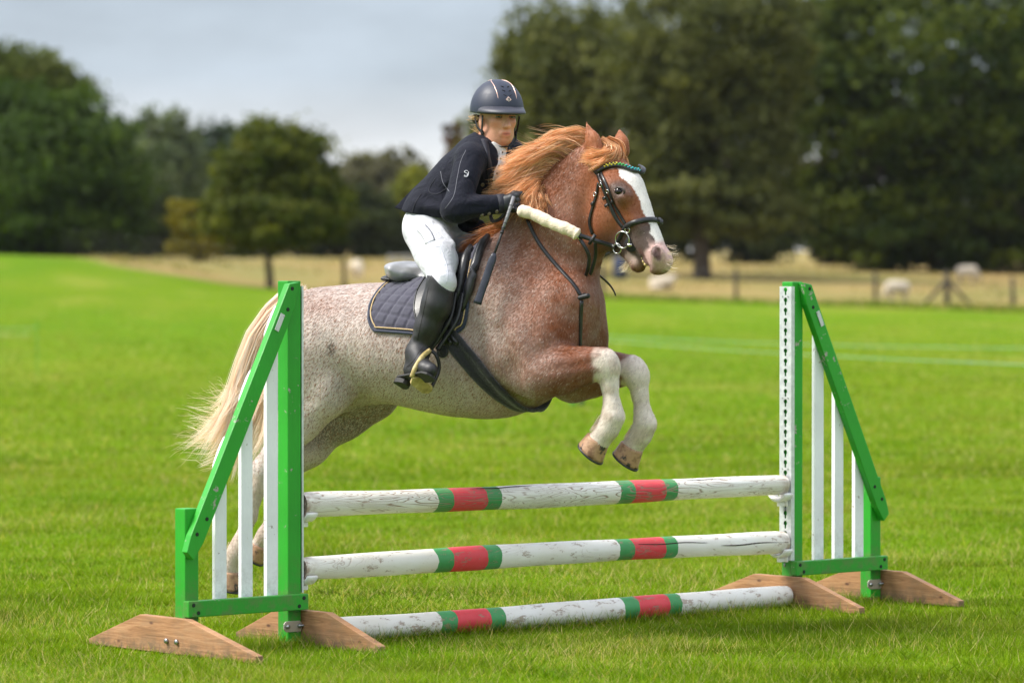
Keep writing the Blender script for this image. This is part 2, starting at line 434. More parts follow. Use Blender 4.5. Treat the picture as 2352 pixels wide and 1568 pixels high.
# ---- grass blades where single blades can be seen
def blades(n, y0, y1, wscale=1.0, spread=1.0, xlim=None, dens_pow=2.0, hgt=(.035, .075), dryp=.10):
    u = rng.random(n)
    y = 1 / (1 / y0 + u * (1 / y1 - 1 / y0)) if dens_pow == 2 else y0 + u * (y1 - y0)
    x = (rng.random(n) * 2 - 1) * (y * CX / FPX * 1.18 + 1.7)
    return x, y
def grass_mesh(x, y, h, w, lean, dry):
    n = len(x); z = ground_z(x, y) - .004
    a = rng.random(n) * 2 * math.pi; la = rng.random(n) * 2 * math.pi
    bx, by = np.cos(a) * w * .5, np.sin(a) * w * .5
    lx, ly = np.cos(la) * lean * h, np.sin(la) * lean * h
    P = np.empty((n, 3, 3), dtype=np.float32)
    P[:, 0] = np.stack((x - bx, y - by, z), 1); P[:, 1] = np.stack((x + bx, y + by, z), 1)
    P[:, 2] = np.stack((x + lx, y + ly, z + h * (1 - .25 * lean)), 1)
    F = np.arange(3 * n).reshape(-1, 3)
    r = rng.random((n, 1))
    patch = .5 + .5 * np.sin(x * 1.7 + np.sin(y * .9) * 2) * np.sin(y * 1.1 + 1.3 * np.sin(x * .8)); patch = patch[:, None]
    base = np.array([[.096, .205, .004]]) * (1 - r) + np.array([[.205, .335, .007]]) * r
    base = base * (1 - .4 * patch) + np.array([[.23, .30, .010]]) * .4 * patch
    base *= .65 + .7 * rng.random((n, 1))
    dc = np.array([[.55, .45, .20]]) * (.7 + .5 * rng.random((n, 1)))
    pl = (blob(x, y, .9, 5.) * blob(x, y, 2.6, 1.))[:, None]; dkp = (blob(x, y, 1.3, 7.) * blob(x * .5, y, 3.1, 4.))[:, None]
    base = base * (1 - .6 * pl) + np.array([[.32, .33, .055]]) * .6 * pl; base = base * (1 - .55 * dkp ** 1.3)
    C = np.where(dry[:, None], dc, base)
    C = np.repeat(C[:, None, :], 3, 1)
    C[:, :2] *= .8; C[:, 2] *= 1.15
    return P.reshape(-1, 3), F, C.reshape(-1, 3)
def blob(x, y, s, ph):                    # slow variation over the field, 0..1
    return .5 + .5 * np.sin(x * s + ph + 1.7 * np.sin(y * s * .7 + ph)) * np.sin(y * s * .9 + 1.3 * np.sin(x * s * .6 + 2 * ph))
parts = []
x, y = blades(600000, 13.6, 34); n = len(x)
hv = .55 + 1.0 * blob(x, y, 2.3, .4) * blob(x, y, 5.1, 2.) + .9 * (blob(x, y, 4.3, 1.1) * blob(x, y, 9.7, .3)) ** 3
h = (.022 + .036 * rng.random(n)) * hv; h[rng.random(n) < .03] *= 1.5
dry = rng.random(n) < .06 + .20 * blob(x, y, 1.6, 3.1) ** 2
h = np.where(dry & (rng.random(n) < .30), h * 1.9, h)
w = (.0034 + .0030 * rng.random(n)) * (y / 16) * np.where(dry, .6, 1)
parts.append(grass_mesh(x, y, h, w, .25 + .9 * rng.random(n), dry))
x, y = blades(160000, 31, 125); kp = rng.random(len(x)) < np.clip((125 - y) / 60, 0, 1); x, y = x[kp], y[kp]; n = len(x)
parts.append(grass_mesh(x, y, .03 + .035 * rng.random(n), (.0045 + .004 * rng.random(n)) * (y / 16), .3 + .8 * rng.random(n), rng.random(n) < .10))
# longer uncut grass round the feet of the jump, where the mower cannot reach
nl = 9000
tt = rng.random(nl) * 3.9 - .5; nn = rng.normal(size=nl) * .09 - .02
lx = -.938 + .749 * tt + .662 * -nn; ly = 16.5 + .662 * tt + .749 * nn
parts.append(grass_mesh(lx, ly, .05 + .05 * rng.random(nl), .003 + .0015 * rng.random(nl), .3 + .8 * rng.random(nl), rng.random(nl) < .15))
nw = 5000; wy = 1 / (1 / 14.4 + rng.random(180) * (1 / 30 - 1 / 14.4)); wx = (rng.random(180) * 2 - 1) * (wy * CX / FPX * 1.1); wi = rng.integers(0, 180, nw)
V, F, C = grass_mesh(wx[wi] + rng.normal(size=nw) * .035, wy[wi] + rng.normal(size=nw) * .05, 0.03 + .04 * rng.random(nw), .006 + .005 * rng.random(nw), .6 + .9 * rng.random(nw), np.zeros(nw, bool)); C *= np.array([[.78, .84, .9]]); parts.append((V, F, C))
o, VV, FF, CC = 0, [], [], []
for V, F, C in parts: VV.append(V); FF.append(F + o); CC.append(C); o += len(V)
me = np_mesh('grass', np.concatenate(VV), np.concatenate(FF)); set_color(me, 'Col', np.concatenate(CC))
def leaf_mat(name, transl=.45, attr='Col', rough=.5, tcol=(1.1, 1.12, .3), spec=.06):
    m = bpy.data.materials.new(name); m.use_nodes = True; t = NT(m)
    a = t.attr(attr).outputs['Color']
    t.col(a); t.b.inputs['Roughness'].default_value = rough; t.b.inputs['Specular IOR Level'].default_value = spec
    tr = t('ShaderNodeBsdfTranslucent', {'Color': t.mix(1.0, a, tcol, 'MULTIPLY')})
    mx = t('ShaderNodeMixShader', {0: transl, 1: t.b.outputs[0], 2: tr.outputs[0]})
    t.l.new(mx.outputs[0], t.n['Material Output'].inputs['Surface'])
    return m
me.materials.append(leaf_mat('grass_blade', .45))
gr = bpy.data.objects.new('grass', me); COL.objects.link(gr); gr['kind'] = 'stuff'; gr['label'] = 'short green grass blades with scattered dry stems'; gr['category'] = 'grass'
# rough strip at the foot of the far fence
n = 11000
x = rng.random(n) * 38 - 2; y = fence_y(x) - .3 + rng.normal(size=n) * .8 + 0
hh = .10 + .22 * rng.random(n) * (.5 + blob(x, y, .9, 1.))
V, F, C = grass_mesh(x, y, hh, .05 + .04 * rng.random(n), .3 + .7 * rng.random(n), rng.random(n) < .2); C *= .75
me = np_mesh('uncut_grass', V, F); set_color(me, 'Col', C); me.materials.append(leaf_mat('uncut_blade', .35))
ug = bpy.data.objects.new('uncut_grass', me); COL.objects.link(ug); ug['kind'] = 'stuff'; ug['label'] = 'dark uncut grass along the foot of the far fence'; ug['category'] = 'grass'
# tussocks in the pasture
n = 14000
x = rng.random(n) * 80 - 42; y = fence_y(x) + 3 + rng.random(n) ** 1.3 * 65
k = blob(x, y, .35, 2.2) > .62
x, y = x[k], y[k]; n = len(x)
V, F, C = grass_mesh(x, y, .10 + .25 * rng.random(n), .06 + .05 * rng.random(n), .3 + .7 * rng.random(n), rng.random(n) < .85); C *= .62
me = np_mesh('pasture_tussocks', V, F); set_color(me, 'Col', C); me.materials.append(leaf_mat('tussock_blade', .35))
ug = bpy.data.objects.new('dry_grass', me); COL.objects.link(ug); ug['kind'] = 'stuff'; ug['label'] = 'dry brown tussock grass in the sheep pasture'; ug['category'] = 'grass'

# ================================================================== trees
m_bark = mat('bark', (.055, .04, .03), .9); t = NT(m_bark); c = t.coord('Object', (1, 1, .25))
t.col(t.ramp(t.noise(c, 5, 5, .7), [(.3, (.03, .022, .016)), (.7, (.10, .075, .055))])); t.bump(t.noise(c, 8, 4), .8, .08)
m_leaf = leaf_mat('tree_leaf', .38, tcol=(1.2, 1.25, .5), rough=.6, spec=.1)
def tree(name, label, px, dist, lobes, col, n_leaf=9000, leaf=.17, trunk_px=None, trunk_r=.3, group=None, hi=None, fill=.55, clump=.135, sink=0.0, cat='tree'):
    """lobes: (px, py, rx_px, ry_px, depth_ratio) outlines of the crown; px = foot of the trunk"""
    x0 = (px - CX) / FPX * dist; base = (x0, dist, float(ground_z(x0, dist)) - sink)
    T = Thing(name, label, cat, WORLD, base, group)
    Ls = []
    for (lx, ly, rx, ry, dz) in lobes:
        cpt = at(lx, ly, dist); s = dist / FPX
        Ls.append((np.array(cpt), np.array((rx * s, rx * s * dz, ry * s))))
    n_leaf = int(n_leaf * 2.3); leaf = leaf * 1.05
    tot = sum(float(np.prod(r)) ** (2 / 3) for _, r in Ls)
    PP, NN, CL = [], [], []
    col = np.array(col); hi = np.array(hi if hi is not None else col * 1.7)
    for cpt, r in Ls:
        k = float(np.prod(r)) ** (2 / 3) / tot; nl = int(n_leaf * k); nc = max(18, int(nl / 55))
        d = rng.normal(size=(nc, 3)); d /= np.linalg.norm(d, axis=1, keepdims=True)
        rad = (fill + (1 - fill) * rng.random(nc) ** .6) * (1 + .10 * rng.normal(size=nc))
        cc = d * rad[:, None]
        which = rng.integers(0, nc, nl)
        cs = clump * (.6 + .8 * rng.random(nc))
        dd = rng.normal(size=(nl, 3)) * cs[which][:, None] * np.array((1, 1, .7))
        p = cc[which] + dd
        PP.append(cpt + p * r); NN.append(p + rng.normal(size=(nl, 3)) * .8)
        tint = (rng.random(nc) ** 1.5)[which] * .75 + rng.random(nl) * .25
        CL.append(col * (1 - tint[:, None]) + hi * tint[:, None])
    Pp, Nn, Cc = np.concatenate(PP), np.concatenate(NN), np.concatenate(CL); n = len(Pp)
    kp = Pp[:, 2] > ground_z(Pp[:, 0], Pp[:, 1]) + .05; Pp, Nn, Cc = Pp[kp], Nn[kp], Cc[kp]; n = len(Pp)
    Nn /= np.linalg.norm(Nn, axis=1, keepdims=True)
    A = np.cross(Nn, rng.normal(size=(n, 3))); A /= np.linalg.norm(A, axis=1, keepdims=True); B = np.cross(Nn, A)
    sz = leaf * (.6 + .8 * rng.random((n, 1)))
    V = np.stack((Pp - A * sz, Pp - B * sz * .6, Pp + A * sz, Pp + B * sz * .6), 1).reshape(-1, 3) - np.array(base)
    F = np.arange(4 * n).reshape(-1, 4)
    me = np_mesh('crown', V, F); set_color(me, 'Col', np.repeat(Cc * (.8 + .4 * rng.random((n, 1))), 4, 0)); me.materials.append(m_leaf)
    o = bpy.data.objects.new('crown', me); COL.objects.link(o); o.parent = T.o
    # trunk and limbs
    tp = []
    c0, r0 = Ls[0]; b = np.array(base)
    top = c0 + np.array((0, 0, r0[2] * .5)); bb = b - np.array((0, 0, .2))
    mid = b * .5 + c0 * .5 + rng.normal(size=3) * np.array((.2, .2, 0))
    tp.append(tube(catmull([bb, b + (0, 0, .3), mid, top], 12), trunk_r * np.array([1.7, 1.35] + list(np.linspace(1.05, .25, 10))), 9))
    for cpt, r in Ls:
        for _ in range(5):
            e = cpt + rng.normal(size=3) * r * .42; s0 = b + (top - b) * (.35 + .4 * rng.random())
            tp.append(tube(catmull([s0, s0 * .5 + e * .5 + (0, 0, .1 * r[2]), e], 7), trunk_r * np.linspace(.45, .08, 7), 6))
    V, F = merge(*tp); T.part('trunk', V, F, m_bark, True)
    return T
DKG, OLV, MID, YEL, HAZED = (.022, .048, .006), (.055, .080, .012), (.030, .060, .012), (.26, .22, .020), (.095, .125, .062)  # last colour is paled: distance haze put into the leaves
tree('broadleaf_tree', 'dense dark tree filling the left edge above the green rise', 95, 186, [(95, 425, 235, 185, .9), (30, 300, 150, 110, .9), (180, 340, 120, 110, .8), (250, 480, 90, 120, .8)], DKG, 16000, .17, trunk_r=.4, hi=(.080, .125, .016))
tree('broadleaf_tree', 'tall thin-topped tree behind the dense dark tree at the left edge', 60, 215, [(60, 215, 130, 105, .8), (150, 230, 70, 80, .8), (-30, 200, 80, 90, .8)], OLV, 5200, .17, trunk_r=.35, hi=(.12, .135, .026))
tree('broadleaf_tree', 'pale hazy tree between the dark left tree and the round tree', 372, 262, [(372, 400, 88, 150, .9), (300, 450, 70, 130, .9), (420, 480, 60, 110, .8)], HAZED, 7000, .22, hi=(.17, .20, .095))
tree('broadleaf_tree', 'small dark-topped tree just behind the round tree', 500, 275, [(500, 400, 62, 125, .9), (530, 480, 70, 100, .8)], (.040, .062, .038), 4500, .22, hi=(.075, .105, .065))
tree('broadleaf_tree', 'round olive-green tree standing alone on a dark trunk by the fence', 620, 140, [(630, 375, 115, 110, .9), (555, 460, 95, 100, .9), (715, 470, 100, 95, .9), (635, 500, 150, 72, .9)], (.040, .060, .010), 10500, .13, trunk_r=.16, hi=(.15, .155, .020), fill=.40)
tree('shrub', 'low yellow-green bush left of the round tree', 445, 178, [(440, 505, 55, 42, .9), (470, 545, 60, 45, .9), (430, 560, 50, 35, .9)], (.16, .14, .014), 2600, .13, trunk_r=.1, hi=YEL, cat='bush')
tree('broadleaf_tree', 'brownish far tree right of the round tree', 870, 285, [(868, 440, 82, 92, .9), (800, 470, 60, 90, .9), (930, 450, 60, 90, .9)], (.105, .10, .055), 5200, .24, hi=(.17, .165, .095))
tree('broadleaf_tree', 'yellow-green tree just behind the rider', 960, 240, [(962, 435, 48, 52, .9), (985, 480, 50, 60, .9)], (.10, .125, .014), 2600, .18, trunk_r=.15, hi=(.26, .25, .028))
tree('broadleaf_tree', 'red-tinged little tree behind the rider\'s shoulders', 1040, 232, [(1040, 310, 26, 34, .9), (1050, 390, 36, 70, .9)], (.08, .065, .035), 1500, .16, trunk_r=.12, hi=(.16, .085, .06))
tree('broadleaf_tree', 'big olive tree directly behind the rider and horse head', 1300, 178, [(1290, 190, 150, 200, .9), (1175, 330, 110, 130, .9), (1400, 260, 170, 220, .9), (1260, 420, 200, 130, .9), (1200, 160, 60, 120, .8)], (.068, .082, .024), 17000, .16, trunk_r=.4, hi=(.165, .170, .045), group=None)  # olive leaves lightened in colour to stand in for haze
tree('broadleaf_tree', 'big olive tree with a thick dark trunk between horse head and right wing', 1612, 172, [(1600, 120, 190, 200, .9), (1700, 330, 140, 190, .9), (1540, 330, 130, 170, .9), (1760, 120, 110, 170, .9), (1660, 460, 190, 90, .9)], (.058, .070, .022), 17000, .16, trunk_r=.46, hi=(.140, .145, .040), fill=.34)  # leaf colour lightened for haze here too
tree('broadleaf_tree', 'huge dark green tree overhanging the right edge above the right wing', 2150, 192, [(2150, 180, 290, 260, .8), (1860, 330, 95, 170, .9), (1850, 120, 80, 150, .9), (1930, 150, 130, 190, .9), (2260, 420, 230, 190, .8), (2010, 420, 140, 150, .9), (2040, 540, 150, 78, .9), (2230, 545, 180, 78, .9), (1950, 505, 90, 80, .9), (2380, 545, 120, 78, .9), (2420, 300, 160, 320, .8)], (.013, .032, .006), 27000, .19, trunk_r=.42, hi=(.105, .130, .014))
# the scrub that closes the view under the crowns
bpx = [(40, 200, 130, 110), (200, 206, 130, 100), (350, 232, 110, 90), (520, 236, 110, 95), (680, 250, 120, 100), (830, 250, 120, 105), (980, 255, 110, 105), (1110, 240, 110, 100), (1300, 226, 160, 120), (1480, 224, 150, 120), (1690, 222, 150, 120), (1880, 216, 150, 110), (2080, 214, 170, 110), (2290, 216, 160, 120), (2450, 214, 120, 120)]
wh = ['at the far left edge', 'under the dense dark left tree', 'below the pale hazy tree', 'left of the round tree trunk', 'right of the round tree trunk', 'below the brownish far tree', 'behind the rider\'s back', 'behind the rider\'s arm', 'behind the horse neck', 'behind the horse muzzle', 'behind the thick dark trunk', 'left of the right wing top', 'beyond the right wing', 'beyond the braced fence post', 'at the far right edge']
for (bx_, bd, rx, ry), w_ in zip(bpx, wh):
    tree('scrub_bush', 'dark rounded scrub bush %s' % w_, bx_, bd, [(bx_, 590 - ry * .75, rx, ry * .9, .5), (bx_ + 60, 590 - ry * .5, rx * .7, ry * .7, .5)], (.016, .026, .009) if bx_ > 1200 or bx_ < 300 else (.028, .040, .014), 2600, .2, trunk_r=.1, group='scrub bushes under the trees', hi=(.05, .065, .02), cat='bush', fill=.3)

# ================================================================== far fence, sheep, trough, ropes
m_wood_old = mat('old_wood', (.06, .045, .03), .9); t = NT(m_wood_old); t.col(t.ramp(t.noise(t.coord('Object', (1, 1, .1)), 30, 4), [(.3, (.03, .022, .016)), (.7, (.09, .07, .05))]))
m_wire = mat('wire', (.25, .25, .24), .5, Metallic=.7)
fp = [(1383, 'behind the horse chest'), (1690, 'below the thick dark trunk'), (2175, 'with two slanting braces beside the right wing'), (2325, 'near the right edge'), (790, 'left of the sheep behind the saddle'), (1065, 'behind the saddle'), (2010, 'just right of the right wing')]
PW = {}
for px, wd in fp:
    X = .0; d = 136.0
    for _ in range(4): X = (px - CX) / FPX * d; d = float(fence_y(X)) + .3
    z = float(ground_z(X, d)); PW[px] = (X, d, z)
    h = 1.35 if px == 2175 else 1.2; r = .11 if px == 2175 else .075
    T = Thing('fence_post', 'brown round fence post %s' % wd, 'fence post', WORLD, (X, d, z - .3), 'posts of the far sheep fence')
    V, F = tube(np.array([(X, d, z - .3), (X + .01, d, z + .5), (X, d, z + h - .03), (X, d, z + h)]), np.array([r, r, r * .95, r * .8]), 10); T.part('post', V, F, m_wood_old, True)
    if px == 2175:
        for sg in (-1, 1):
            V, F = tube(np.array([(X + sg * .05, d, z + h * .72), (X + sg * .9, d, z + .05)]), .065, 8); T.part('brace', V, F, m_wood_old, True)
order = sorted(PW.values())
ends = [(-60, float(fence_y(-60)), float(ground_z(-60, fence_y(-60))))] + [(-19, float(fence_y(-19)), float(ground_z(-19, fence_y(-19))))] + order + [(40, float(fence_y(40)), float(ground_z(40, fence_y(40))))]
for hh, wd in ((1.1, 'top'), (.75, 'second'), (.4, 'lowest')):
    V, F = tube(np.array([(a, b + .08, c + hh) for a, b, c in ends]), .004, 4)
    solo('fence_wire', '%s thin wire of the far sheep fence' % wd, 'wire', V, F, m_wire, base=(0, 130, hh), group='wires of the far sheep fence')

m_fleece = mat('fleece', (.62, .54, .42), .95); t = NT(m_fleece); c = t.coord('Object')
t.bump(t('ShaderNodeTexVoronoi', {'Vector': c, 'Scale': 18.}).outputs['Distance'], .9, .04); t.col(t.mix(t.rng(t.noise(c, 5, 3), .35, .7), (.66, .58, .46), (.48, .40, .30)))
m_sface = mat('sheep_skin', (.42, .34, .27), .8)
def sheep_mesh(lying):
    s = Sdf(); z = .36 if lying else .62
    s.ell((-.05, 0, z), (.48, .27, .29), k=.1).ell((.25, 0, z + .04), (.24, .22, .24), k=.1).ell((-.38, 0, z - .02), (.22, .24, .26), k=.1)
    if lying: s.ell((.15, .2, .14), (.3, .14, .12), k=.08).ell((-.25, -.2, .14), (.3, .14, .12), k=.08); nk = (.5, 0, z + .25)
    else: nk = (.55, 0, .42)
    s.seg((.38, 0, z + .08), nk, .16, .11, k=.08)
    fl = s.build(.035, 1)
    hs = Sdf(); hd = (.66, .02, z + .22) if lying else (.66, 0, .20)
    hs.seg(nk, hd, .095, .055, k=.03)
    for sg in (-1, 1): hs.seg((nk[0] + .01, sg * .06, nk[2] + .06), (nk[0] - .03, sg * .17, nk[2] + .05), .03, .015, k=.02)
    hd = hs.build(.02, 1)
    legs = []
    if not lying:
        for lx, ly in ((.28, .13), (.28, -.13), (-.38, .13), (-.38, -.13)): legs.append(tube(np.array([(lx, ly, .5), (lx + .01, ly, .25), (lx - .01, ly, .06), (lx, ly, 0)]), np.array([.06, .04, .03, .038]), 8))
    return fl, hd, legs
SH = {k: sheep_mesh(k) for k in (False, True)}
for px, py, d, rot, ly, lab in [(820, 650, 158, 70, False, 'cream sheep standing behind the saddle with its rump to the camera'), (1522, 672, 152, 10, True, 'cream sheep lying below the horse muzzle'),
        (2060, 682, 146, 160, False, 'cream sheep grazing between the right wing and the braced post'), (2222, 655, 172, 20, False, 'cream sheep grazing just right of the braced post'),
        (2250, 634, 196, 120, False, 'small far sheep above the one right of the braced post'), (1985, 638, 192, 30, True, 'small far sheep lying beyond the right wing top')]:
    X = (px - CX) / FPX * d
    fr = Frame((X, d, float(ground_z(X, d))), rot)
    T = Thing('sheep', lab, 'sheep', fr, (0, 0, 0), 'sheep in the far pasture')
    fl, hd, lg = SH[ly]
    T.o.scale = (.88,) * 3
    T.part('fleece', *fl, m_fleece, True); T.part('head', *hd, m_sface, True)
    for V, F in lg: T.part('leg', V, F, m_sface, True)
# pale hurdle and blue drum at the field edge
X, d = (935 - CX) / FPX * 190, 190.; z = float(ground_z(X, d)); m_pale = mat('weathered_white', (.40, .41, .41), .7)
T = Thing('sheep_hurdle', 'pale slatted hurdle beyond the cantle of the saddle', 'hurdle', WORLD, (X, d, z), None)
for i in range(2): T.part('rail', *box(X - .95, X + .95, d - .02, d + .02, z + .20 + .22 * i, z + .30 + .22 * i), m_pale)
for sx in (-.9, 0, .9): T.part('upright', *box(X + sx - .04, X + sx + .04, d + .021, d + .06, z, z + .55), m_pale)
X, d = (1424 - CX) / FPX * 168, 168.; z = float(ground_z(X, d))
solo('plastic_drum', 'blue plastic drum seen small below the horse jaw', 'drum', *lathe([(.26, 0), (.29, .03), (.29, .3), (.305, .33), (.29, .36), (.29, .6), (.305, .63), (.29, .66), (.29, .88), (.24, .93)], (X, d, z)), mat('blue_plastic', (.008, .022, .07), .5), base=(X, d, z), sm=True)

m_rope = mat('electric_rope', (.10, .42, .42), .6)
t = NT(m_rope); t.col(t.ramp(t.noise(t.coord('Object'), 2.2, 2), [(.4, (.20, .42, .26)), (.62, (.26, .48, .32)), (.78, (.06, .34, .42))]))
m_stake = mat('stake_plastic', (.02, .30, .06), .5)
def rope(a, b, lab, n=24, sag=.06):
    P = np.linspace(a, b, n); s = np.linspace(0, 1, n); P[:, 2] -= sag * np.sin(s * math.pi)
    V, F = tube(P, .0045, 6); solo('electric_rope', lab, 'rope', V, F, m_rope, base=tuple(P[0]), group='ropes round the ring', sm=True)
rA, rB, rC = np.array(at(1250, 764, 70)), np.array(at(2420, 800, 55)), np.array(at(2420, 840, 40))
rope(rA, rB, 'farther pale blue-green rope stretched across the field on the right')
rope(rA + (0, 0, -.03), rC, 'nearer pale blue-green rope slanting across the field on the right')
rope(np.array(at(-60, 748, 52)), np.array(at(85, 752, 60)), 'upper blue-green rope at the left edge of the field', sag=.02)
rope(np.array(at(-60, 764, 52)), np.array(at(70, 766, 60)), 'lower blue-green rope at the left edge of the field', sag=.02)
for P, lab in ((rA, 'green plastic rope stake hidden behind the horse chest'), (np.array(at(1317, 780, 49.6)), 'green plastic rope stake seen under the horse chest'), (np.array(at(1336, 790, 49.4)), 'dark post standing in for the shadow beside the green stake under the chest'), (np.array(at(85, 750, 60.)), 'slim stake holding the ropes at the left')):
    z = float(ground_z(P[0], P[1])); mm = mat('stake_shadow', (.03, .06, .03), .6) if 'dark' in lab else m_stake  # the dark post is added as the green stake's shadow
    if 'slim' in lab: V, F = tube(np.array([(P[0], P[1], z - .1), (P[0], P[1], P[2] + .1)]), .006, 6)
    else: V, F = merge(tube(np.array([(P[0], P[1], z - .1), (P[0], P[1], z + .3), (P[0], P[1], P[2] + .12)]), np.array([.035, .035, .025]), 8), tube(np.array([(P[0] - .04, P[1], z + .12), (P[0] + .04, P[1], z + .12)]), .02, 6))
    solo('rope_stake', lab, 'stake', V, F, mm, base=(P[0], P[1], z))

# ================================================================== the air: a light haze that softens the far trees
V, F = box(-420, 420, -30, 900, -3, 46)
m_haze = bpy.data.materials.new('haze'); m_haze.use_nodes = True; hn = m_haze.node_tree.nodes; hn.clear()
ho = hn.new('ShaderNodeOutputMaterial'); hv_ = hn.new('ShaderNodeVolumePrincipled'); hv_.inputs['Color'].default_value = (.86, .90, .95, 1); hv_.inputs['Density'].default_value = .00005; hv_.inputs['Anisotropy'].default_value = .2
m_haze.node_tree.links.new(hv_.outputs[0], ho.inputs['Volume'])
hz = solo('haze', 'thin pale haze over the far trees', 'haze', V, F, m_haze, kind='stuff')
# ================================================================== the jump
JF = Frame((-.938, 16.5, 0), -41.5)       # x along the poles, -y towards the camera
def paint_mat(name, col, chip=(.35, .32, .28), amount=.645):
    m = mat(name, col, .42); t = NT(m); c = t.coord('Object')
    n = t.noise(c, 30, 5, .7); n2 = t.noise(c, 5, 3)
    f = t.rng(t.math('MULTIPLY', n, t.rng(n2, .3, .7, .75, 1.15)), amount, amount + .03)
    base = t.mix(t.rng(t.noise(c, 3, 4), .3, .7), tuple(x * .86 for x in col), tuple(min(1, x * 1.1) for x in col))
    base = t.mix(t.rng(t.noise(t.coord('Object', (8, 8, 1)), 30, 3), .4, .7, 0, .12), base, tuple(x * .6 for x in col))
    zz = t('ShaderNodeSeparateXYZ', {0: t('ShaderNodeTexCoord').outputs['Object']}).outputs['Z']
    mud = t.math('MULTIPLY', t.rng(zz, .10, .42, .75, 0), t.rng(t.noise(c, 16, 5, .75), .45, .68)); base = t.mix(mud, base, (.16, .12, .07))
    t.col(t.mix(f, base, chip)); t.bump(t.math('SUBTRACT', t.noise(t.coord('Object', (10, 10, .6)), 25, 3), f), .18, .004)
    t.l.new(t.rng(n, .3, .7, .34, .55), t.b.inputs['Roughness'])
    return m
m_green = paint_mat('green_gloss_paint', (.020, .32, .018)); m_white = paint_mat('white_gloss_paint', (.84, .85, .87), (.30, .24, .20), .66)
m_galv = mat('galvanised_steel', (.62, .64, .66), .45, Metallic=.55); t = NT(m_galv); t.col(t.mix(t.rng(t.noise(t.coord('Object'), 40, 3), .35, .7), (.60, .62, .64), (.78, .80, .82)))
m_zinc = mat('zinc_plate', (.55, .52, .42), .45, Metallic=.6)
m_bolt = mat('bolt_steel', (.35, .36, .36), .35, Metallic=.9)
m_hole = mat('screw_recess', (.008, .02, .008), .8)
m_cup = mat('white_plastic_cup', (.80, .79, .75), .4)
m_tag = mat('aluminium_tag', (.62, .63, .63), .5, Metallic=.3)
m_wood = mat('larch_wood', (.42, .24, .13), .75); t = NT(m_wood); c = t.coord('Object', (14, 1.0, 9))
wv = t.noise(t.coord('Object', (1, 1.6, 26)), 2.2, 4, .6, 1.5); kn = t('ShaderNodeTexVoronoi', {'Vector': t.coord('Object', (1, 1, 2.2)), 'Scale': 5.5}).outputs['Distance']
wc = t.ramp(wv, [(.3, (.24, .115, .046)), (.5, (.38, .19, .085)), (.72, (.50, .28, .14))])
wc = t.mix(t.rng(kn, .05, .11, 1, 0), wc, (.10, .035, .018)); wc = t.mix(t.rng(t.noise(t.coord('Object', (1, 1, 2)), 5, 5, .7), .5, .75, 0, .7), wc, (.26, .17, .10)); zz = t('ShaderNodeSeparateXYZ', {0: t('ShaderNodeTexCoord').outputs['Object']}).outputs['Z']; wc = t.mix(t.math('MULTIPLY', t.rng(zz, .0, .09, 1, 0), t.rng(t.noise(t.coord('Object'), 22, 5, .7), .35, .6)), wc, (.12, .085, .05))
t.col(wc); t.bump(wv, .25, .004)

